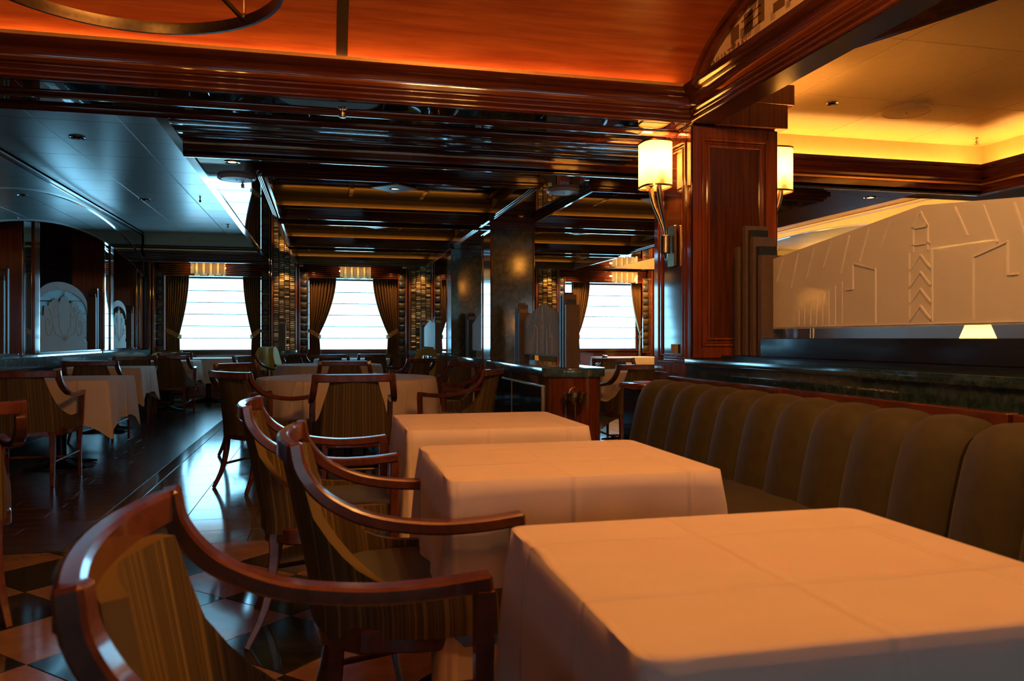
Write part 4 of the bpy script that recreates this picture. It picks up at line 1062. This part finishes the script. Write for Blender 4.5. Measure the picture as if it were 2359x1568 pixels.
def counter(lb, x0, x1, y0, y1, zt=0.85, rounded=True):
    """runs along y; near end (y0) is half round"""
    r = (x1-x0)/2; cx = (x0+x1)/2
    t = thing('counter', lb, 'counter', (cx, y0, 0), 0, 'marble service counters')
    def outline(g, yc0):
        p = [(-r-g, y1-y0+0.0), (-r-g, r+yc0)] if rounded else [(-r-g, y1-y0), (-r-g, -g)]
        if rounded: p += [((r+g)*math.cos(PI+PI*k/16), r+(r+g)*math.sin(PI+PI*k/16)*0.75) for k in range(1, 16)]
        p += [(r+g, r+yc0), (r+g, y1-y0)] if rounded else [(r+g, -g), (r+g, y1-y0)]
        return p
    part('marble_top', MB().prism(outline(0.03, 0), 'z', zt-0.075, zt), MARBLE, t, bevel=0.008, seg=2)
    part('body', MB().prism(outline(-0.01, 0), 'z', 0.08, zt-0.075), WOODZ, t, ang=0.5)
    part('plinth', MB().prism(outline(-0.05, 0), 'z', 0.0, 0.08), BLACK, t)
    L_ = y1-y0-r
    for k in range(2):
        a = r+0.08+k*(L_-0.1)/2; b = a+(L_-0.1)/2-0.03
        dr_ = part('door_panel', BX(-r-0.006, -r+0.012, a, b, 0.16, zt-0.17), GRANITE, t, bevel=0.003)
        part('panel_fillet', MB().box(-r-0.010, -r+0.01, a, b, zt-0.17, zt-0.158).box(-r-0.010, -r+0.01, a-0.012, a, 0.16, zt-0.158), GOLD, dr_)
    return t
counter('green marble-topped counter with rounded wooden end in front of the olive pillar', 1.83, 2.33, 6.25, 8.84)
counter('green marble-topped counter between the two olive pillars', 1.83, 2.33, 9.5, 11.68)
counter('green marble-topped counter running to the right brick pier', 1.60, 2.06, 12.6, 15.2, 0.87)
counter('green marble-topped counter below the left brick pier', -0.92, -0.48, 14.2, 15.2, 0.89)
def post(lb, x, y, zb, hs, wd=0.12, dy=0.04):
    t = thing('skyline_post', lb, 'post', (x, y, 0), 0, 'stepped slab posts')
    slab_stack(t, -wd/2, wd/2, 0, dy, zb, hs)
hs = lambda p, d=0.045: [p-2*d, p-d, p, p+0.02, p-0.6*d, p-1.6*d]
post('stepped slab post at the near end of the gabled screen on the rounded counter', 2.08, 6.62, 0.85, hs(1.48))
post('stepped slab post at the far end of the gabled screen on the rounded counter', 2.08, 8.30, 0.85, hs(1.46))
screen('small gabled etched glass screen on the rounded marble counter', (2.08, 7.46, 0), 1.42, 0.852, 0.93, 1.30, 1.44)
post('stepped slab post near the end of the counter between the olive pillars', 2.08, 9.85, 0.85, hs(1.46))
post('stepped slab post against the farther olive pillar', 2.08, 11.35, 0.85, hs(1.46))
screen('gabled etched glass screen between the two olive pillars', (2.08, 10.6, 0), 1.24, 0.852, 0.93, 1.30, 1.44, motif=False)
post('stepped slab post on the counter running to the right brick pier', 1.83, 13.0, 0.87, hs(1.44))
post('stepped slab post just before the right brick pier', 1.83, 14.9, 0.87, hs(1.44))
screen('gabled etched glass screen before the right brick pier', (1.83, 13.95, 0), 1.60, 0.872, 0.95, 1.30, 1.42, motif=False)
post('stepped slab post on the counter below the left brick pier', -0.70, 14.5, 0.89, hs(1.44))
screen('gabled etched glass screen seen edge-on before the left brick pier', (-0.70, 14.9, 0), 0.50, 0.892, 0.95, 1.28, 1.38, motif=False)
bs = thing('brass_cup_stand', 'brass cup on a slim rod fixed to the rounded counter end', 'cup stand', (1.99, 6.16, 0))
part('rod', MB().tube([(0, 0, 0.0), (0, 0, 0.58)], 0.013, 12), BRASS, bs)
part('foot', MB().lathe([(0, 0), (0.09, 0), (0.09, 0.01), (0.02, 0.03)], 24), BRASS, bs)
part('cup', MB().lathe([(0.0, 0.57), (0.085, 0.57), (0.09, 0.58), (0.09, 0.645), (0.10, 0.65), (0.10, 0.658), (0.085, 0.658), (0.085, 0.59), (0.0, 0.59)], 32), BRASS, bs)
part('handle', MB().tube([(0.05*math.cos(PI*k/12), 0.0, 0.655+0.05*math.sin(PI*k/12)) for k in range(13)], 0.005, 8), BRASS, bs)
mc = thing('menu_stand', 'low dark stand with a red menu card beyond the banquette end', 'menu stand', (2.15, 5.06, 0))
part('stand', MB().box(-0.12, 0.12, -0.14, 0.14, 0.0, 0.76), BLACK, mc, bevel=0.01)
part('tray', MB().prism([(-0.16, 0.76), (0.16, 0.76), (0.13, 0.795), (-0.13, 0.795)], 'y', -0.16, 0.16), WOOD, mc, bevel=0.003)
part('menu_card', BX(-0.06, 0.05, -0.10, 0.10, 0.795, 0.805), REDCARD, mc)

# pendants of alabaster plates in the window bays
def pendant(lb, x, y, ztop, wd, power, n=5):
    t = thing('alabaster_pendant', lb, 'pendant lamp', (x, y, ztop), 0, 'alabaster pendants')
    part('ceiling_plate', BX(-wd/2-0.02, wd/2+0.02, -0.10, 0.10, -0.012, 0.0), CHROME, t, bevel=0.003)
    for k in range(n):
        xk = -wd/2+wd*(k+0.5)/n; q = wd/n*0.80
        part('plate', MB().box(xk-q/2, xk+q/2-0.012, -0.09, -0.08, -0.205-0.01*(k % 2), -0.012), ALAB, t, bevel=0.003)
        part('plate', MB().box(xk+wd/n/2-q/2, xk+wd/n/2+q/2 if k < n-1 else xk+wd/n/2, -0.055, -0.045, -0.225-0.012*((k+1) % 2), -0.012), ALAB, t, bevel=0.003)
    part('lamp_tube', MB().tube([(-wd/2, 0.0, -0.09), (wd/2, 0.0, -0.09)], 0.012, 8), glow('tube_%d' % round(x*100), (1.0, 0.55, 0.18), power), t)
pendant('alabaster plate pendant over the left window bay', XAT(480, 15.3), 15.3, 2.468, 0.60, 40)
pendant('alabaster plate pendant over the middle window bay', XAT(818, 15.3), 15.3, 2.455, 0.58, 26)
pendant('glowing alabaster plate pendant over the window bay by the lit column', XAT(1436, 15.3), 15.3, 2.46, 0.58, 130)
pendant('alabaster plate pendant over the bay hidden by the olive pillars', WX[2], 15.3, 2.46, 0.58, 30)

# ------------------------------------------------------------------ arched mirror walls
def arch_wall(xw, sgn, lbl, wallm):
    """marble-topped low wall with arched mirror header at x = xw; the room lies toward sgn"""
    R_ = 17.1; YA = 11.6
    def zl(y): return 2.50-(R_-math.sqrt(R_*R_-(y-YA)**2))
    def zu(y): return 2.83-(R_-math.sqrt(R_*R_-(y-YA)**2))*1.05
    t = thing('arch_wall', lbl, 'partition', (xw, 0, 0), 0, 'arched mirror partitions')
    ys = [7.7+7.5*i/30 for i in range(31)]
    X = lambda a, b: (min(sgn*a, sgn*b), max(sgn*a, sgn*b))
    part('mirror_header', MB().prism([(y, zl(y)) for y in ys]+[(y, zu(y)) for y in ys[::-1]], 'x', *X(0, -0.04)), MIRROR, t, ang=0.9)
    wall = [(7.0, ZT), (7.0, 2.2)]+[(y, zu(y)) for y in ys]+[(15.2, ZT)]
    part('wall_above', MB().prism(wall, 'x', *X(-0.02, -0.10)), wallm, t, ang=0.9)
    for fz, nm in ((zl, 'chrome_trim'), (zu, 'chrome_trim')):
        part(nm, MB().sweep([(sgn*0.004, y, fz(y)) for y in ys], rect(0.03, 0.02)), CHROME, t, ang=0.9)
    part('rail', MB().box(*X(0.0, 0.014), 7.7, 15.2, ZT-0.05, ZT-0.03), CHROME, t)
    part('low_wall', BX(*X(-0.02, -0.28), 7.0, 15.2, 0, 0.78), BLACK, t)
    for k in range(6):
        part('marble_top', BX(*X(0.06, -0.34), 7.0+k*1.367, 7.0+(k+1)*1.367-0.004, 0.78, 0.90), MARBLE, t, bevel=0.008)
    part('glass_rail', BX(*X(-0.09, -0.15), 7.2, 15.15, 0.90, 0.945), CHROME, t, bevel=0.004)
    return t
arch_wall(-3.05, 1, 'low marble-topped wall under a mirrored arch along the left aisle', MIRROR)
arch_wall(7.68, -1, 'low marble-topped wall under a mirrored arch far right behind the screen', GLOWPAINT)
def mirror_column(lb, x, y, wd=0.50, dx=0.42):
    t = thing('column', lb, 'column', (x, y, 0), 0, 'columns of the arch wall')
    part('shaft', BX(-dx, 0, 0, wd, 0.90, ZT), WOODZ, t, bevel=0.004)
    part('mirror_panel', BX(0.0, 0.012, 0.07, wd*0.55, 0.93, ZT-0.05), SILVER, t)
    part('wood_strip', BX(0.0, 0.03, wd*0.60, wd*0.9, 0.92, ZT-0.05), WOODZ, t, bevel=0.006)
    part('chrome_edge', MB().box(0.0, 0.02, 0.0, 0.05, 0.92, ZT-0.05).box(0.0, 0.02, wd*0.92, wd, 0.92, ZT-0.05), CHROME, t, bevel=0.004)
mirror_column('wood and mirror column standing left of the large fan-etched screen', -3.13, 9.45)
mirror_column('wood and mirror column between the two fan-etched screens', -3.13, 12.68, 0.5)
mirror_column('wood and mirror end column of the arch wall by the left window', -3.13, 14.75, 0.42)
def fan_screen(lb, y0, y1, zb, ztop):
    """arched clear glass pane, with a frosted arch band and a frosted stepped fan of leaves and scrolls"""
    yc, hw = (y0+y1)/2, (y1-y0)/2
    t = thing('etched_glass_screen', lb, 'glass screen', (-3.17, yc, 0), 0, 'fan-etched glass screens')
    H_ = ztop-zb; rise = min(hw*0.42, 0.3*H_)
    n = 24
    def arc(h, top, rs): return [(h*math.cos(PI*k/n), top-rs+rs*math.sin(PI*k/n)) for k in range(n+1)]
    part('clear_glass', MB().prism([(-hw, zb), (hw, zb)]+arc(hw, ztop, rise)[0:], 'x', -0.004, 0.004), CLEAR, t, smooth=False)
    part('frosted_arch', MB().prism(arc(hw, ztop, rise)+arc(hw, ztop-0.12*H_, rise)[::-1], 'x', 0.004, 0.010), ETCH, t, smooth=False)
    part('frosted_base', MB().prism([(-hw, zb+0.0), (hw, zb+0.0), (hw, zb+0.13*H_), (-hw, zb+0.13*H_)], 'x', 0.004, 0.010), ETCH, t, smooth=False)
    z0 = zb+0.13*H_
    st_ = [(-0.88, 0), (-0.88, 0.07), (-0.95, 0.08), (-0.90, 0.36), (-0.78, 0.36), (-0.76, 0.50), (-0.60, 0.50), (-0.60, 0.55), (-0.52, 0.56)]
    pl = [(s*hw*0.98, z0+H_*h) for s, h in st_]
    lob = []
    for (c, r_, hh) in ((-0.36, 0.14, 0.57), (0.0, 0.16, 0.63), (0.36, 0.14, 0.57)):
        lob += [(hw*(c-r_*math.cos(PI*k/8)), z0+H_*(hh-0.02+0.06*math.sin(PI*k/8))) for k in range(9)]
    pl = pl+lob+[(-a, b) for a, b in pl[::-1]]
    part('frosted_fan', MB().prism(pl, 'x', 0.005, 0.014), ETCH, t, smooth=False)
    e = MB()
    part('spire', MB().prism([(-0.03*hw, z0+0.66*H_), (0.03*hw, z0+0.66*H_), (0.0, z0+0.76*H_)], 'x', 0.005, 0.014), ETCH, t, smooth=False)
    for s in (-1, 1):                      # scrolls and leaf veins
        for (c, zc_, r0) in ((0.36, 0.46, 0.13), (0.62, 0.24, 0.18)):
            sp = []
            for k in range(26):
                a = PI*0.5+k/25*2.6*PI; rr = r0*hw*(1-k/30)
                sp.append((0.016, s*(hw*c+rr*math.cos(a)), z0+H_*zc_+rr*math.sin(a)*1.05))
            e.tube(sp, 0.006, 6)
            e.tube([(0.016, s*hw*0.05, z0+0.05*H_), (0.016, s*hw*c*0.6, z0+H_*zc_*0.5), (0.016, s*hw*(c-r0*0.9), z0+H_*zc_)], 0.006, 6)
    e.lathe([(0, -0.06*H_), (0.05*hw, 0), (0, 0.06*H_)], 10, (0.014, 0, z0+0.06*H_))
    part('scroll_relief', e, FROST, t)
fan_screen('large arched glass screen etched with a stepped fan on the left marble wall', 10.0, 11.98, 0.945, 1.80)
fan_screen('small arched glass screen etched with a stepped fan near the left window', 13.24, 14.20, 0.945, 1.70)
fan_screen('arched glass screen cut off by the left edge of the picture', 7.40, 8.85, 0.945, 1.74)
def mpost(lb, y, h): 
    t = thing('skyline_post', lb, 'post', (-3.17, y, 0), 0, 'stepped slab posts'); slab_stack(t, -0.06, 0.06, 0, 0.05, 0.944, [h-0.10, h-0.05, h, h+0.03])
for y, h, lb in ((9.0, 1.78, 'stepped slab post on the left marble wall near the picture edge'), (12.3, 1.78, 'stepped slab post right of the large fan-etched screen'), (14.45, 1.62, 'stepped slab post right of the small fan-etched screen')):
    mpost(lb, y, h)

# ------------------------------------------------------------------ small ceiling fittings
def downlight(lb, x, y, z, lens=True, r=0.06):
    t = thing('downlight', lb, 'downlight', (x, y, z), 0, 'recessed downlights')
    rg_ = part('ring', MB().lathe([(r*0.55, 0.0), (r*0.7, -0.006), (r, -0.008), (r*1.05, 0.0)], 28), CHROME, t)
    part('lens', MB().lathe([(0, -0.002), (r*0.55, -0.002)], 18), LEDW if lens else BRASS, rg_)
def vent(lb, x, y, z, r=0.16, m=WHITEP):
    t = thing('ceiling_vent', lb, 'ceiling vent', (x, y, z), 0, 'round ceiling vents')
    part('rim', MB().lathe([(r*0.86, -0.018), (r*0.95, -0.024), (r, -0.012), (r*1.0, 0.0), (r*0.86, 0.0)], 40), m, t)
    part('disc', MB().lathe([(0, -0.030), (r*0.80, -0.026), (r*0.84, -0.018), (0.0, -0.016)], 40), m, t)
    part('screw', MB().lathe([(0, -0.034), (0.008, -0.030)], 10), BRASS, t)
def sprinkler(lb, x, y, z):
    t = thing('sprinkler', lb, 'sprinkler', (x, y, z), 0, 'brass sprinklers')
    part('escutcheon', MB().lathe([(0.0, -0.006), (0.03, -0.004), (0.034, 0.0)], 20), CHROME, t)
    part('frame', MB().lathe([(0.008, 0), (0.008, -0.02), (0.016, -0.028), (0.012, -0.05), (0.005, -0.055)], 12), BRASS, t)
    part('deflector', MB().lathe([(0, -0.058), (0.022, -0.056), (0.022, -0.054), (0, -0.054)], 16), BRASS, t)
def ceil_at(px, py, Z):
    zc = F*(Z-HC)/(779-py); xc = (px-1179.5)/F*zc
    return xc*C_+zc*S_, -xc*S_+zc*C_
x, y = ceil_at(535, 373, ZM); downlight('chrome downlight in the black strip above the aisle, nearest', x, y, ZM)
x, y = ceil_at(545, 407, ZM); vent('round white vent in the black strip above the aisle', x, y, ZM)
x, y = ceil_at(1300, 438, ZM); vent('round vent in the black strip before the olive pillar', x, y, ZM, 0.17)
x, y = ceil_at(1200, 498, ZM); downlight('small downlight in the black strip close to the olive pillar', x, y, ZM)
x, y = ceil_at(178, 316, ZT); downlight('unlit downlight nearest in the blue-lit left ceiling', x, y, ZT, False, 0.07)
x, y = ceil_at(333, 459, ZT); downlight('unlit downlight farther along the blue-lit left ceiling', x, y, ZT, False, 0.07)
x, y = ceil_at(1917, 237, ZR); downlight('small dark downlight in the golden ceiling', x, y, ZR, False, 0.045)
x, y = ceil_at(2088, 252, ZR); vent('round cream vent in the golden ceiling', x, y, ZR, 0.19, GLOWPAINT)
x, y = ceil_at(2250, 318, ZR); sprinkler('sprinkler in the golden ceiling near the cove corner', x, y, ZR)
x, y = ceil_at(461, 457, ZT); sprinkler('brass sprinkler in the blue-lit left ceiling, nearer one', x, y, ZT)
x, y = ceil_at(525, 517, ZT); sprinkler('brass sprinkler in the blue-lit left ceiling, farther one', x, y, ZT)
x, y = ceil_at(559, 418, ZM); sprinkler('brass sprinkler beside the round vent in the black strip', x, y, ZM)
x, y = ceil_at(789, 240, ZM); sprinkler('brass sprinkler under the near wooden beam', x, y, ZM-0.022)
x, y = ceil_at(1352, 400, ZM); sprinkler('brass sprinkler beside the vent before the olive pillar', x, y, ZM)
x, y = ceil_at(2005, 455, ZM); downlight('downlight in the black soffit beyond the golden ceiling', x, y, ZM)

# small spotlights grazing the brick piers
for k, where in ((1, 'between the two leftmost bright windows'), (2, 'right of the middle bright window'), (3, 'seen above the gabled screen')):
    t = thing('pier_spotlight', 'tiny brass spotlight atop the brick pier '+where, 'spotlight', (BXC[k], 15.10, ZM), 0, 'pier spotlights')
    part('stem', MB().tube([(0, 0, 0), (0, 0, -0.04)], 0.006, 8), BRASS, t)
    part('hood', MB().lathe([(0.010, -0.035), (0.026, -0.075), (0.023, -0.075), (0.008, -0.04)], 16), BRASS, t)
    ld = bpy.data.lights.new('pier_spot', 'SPOT'); ld.color = (1.0, 0.66, 0.30); ld.energy = 26; ld.spot_size = math.radians(80); ld.spot_blend = 0.7; ld.shadow_soft_size = 0.02
    lo = bpy.data.objects.new('pier_spot', ld); col.objects.link(lo); lo.parent = t; lo.location = (0, -0.02, -0.08); lo.rotation_euler = (math.radians(12), 0, 0)

# lamp-lit tables behind the frosted screen
def table_lamp(lb, x, y, z, power, up=0.0):
    t = thing('table_lamp', lb, 'table lamp', (x, y, z), 0, 'shaded table lamps')
    part('base', MB().lathe([(0.0, 0.0), (0.075, 0.0), (0.075, 0.015), (0.02, 0.035), (0.014, 0.06), (0.014, 0.24+up), (0.0, 0.24+up)], 24), BRASS, t)
    part('shade', MB().grid(lambda u, v: ((0.15-0.085*v)*math.cos(2*PI*u), (0.15-0.085*v)*math.sin(2*PI*u), 0.22+up+0.22*v), 32, 4, True), SHADE, t)
    part('bulb', MB().lathe([(0, -0.03), (0.018, -0.02), (0.024, 0.0), (0.014, 0.03), (0, 0.034)], 12, (0, 0, 0.275+up)), BULB, t)
    ld = bpy.data.lights.new('lamp_light', 'POINT'); ld.color = WARM; ld.energy = power; ld.shadow_soft_size = 0.03
    lo = bpy.data.objects.new('lamp_light', ld); col.objects.link(lo); lo.parent = t; lo.location = (0, 0, 0.335+up)
sq_table('table under the lamp-lit cloth just behind the frosted screen', 'lamp-lit linen cloth just behind the left part of the frosted screen', 3.02, 3.68, 4.36, 5.02, 0.40, 21)
sq_table('table under the second lamp-lit cloth behind the frosted screen', 'lamp-lit linen cloth behind the right part of the frosted screen', 3.82, 4.50, 3.85, 4.53, 0.40, 22)
table_lamp('shaded table lamp glowing through the left part of the frosted screen', 3.18, 4.70, 0.76, 34, 0.235)
table_lamp('conical shaded table lamp showing below the frosted screen', 4.02, 4.20, 0.76, 9)

# added fill downlights and spots, put in to brighten the drapes
for k, nm in enumerate(('left window bay', 'middle window bay', 'bay hidden by the pillars', 'window bay by the lit column')):
    for q, sd in ((-1, 'left'), (1, 'right')):
        x = WX[k]+q*0.74
        downlight('added fill downlight brightening the %s drape of the %s' % (sd, nm), x, 15.08, ZM-0.001, True, 0.045)
        ld = bpy.data.lights.new('drape_fill_spot', 'SPOT'); ld.color = (1.0, 0.58, 0.24); ld.energy = 22 if k < 3 else 44; ld.spot_size = math.radians(95); ld.spot_blend = 0.8; ld.shadow_soft_size = 0.03
        lo = bpy.data.objects.new('drape_fill_spot', ld); col.objects.link(lo); lo.location = (x, 15.08, ZM-0.03); lo.rotation_euler = (math.radians(26), 0, 0)
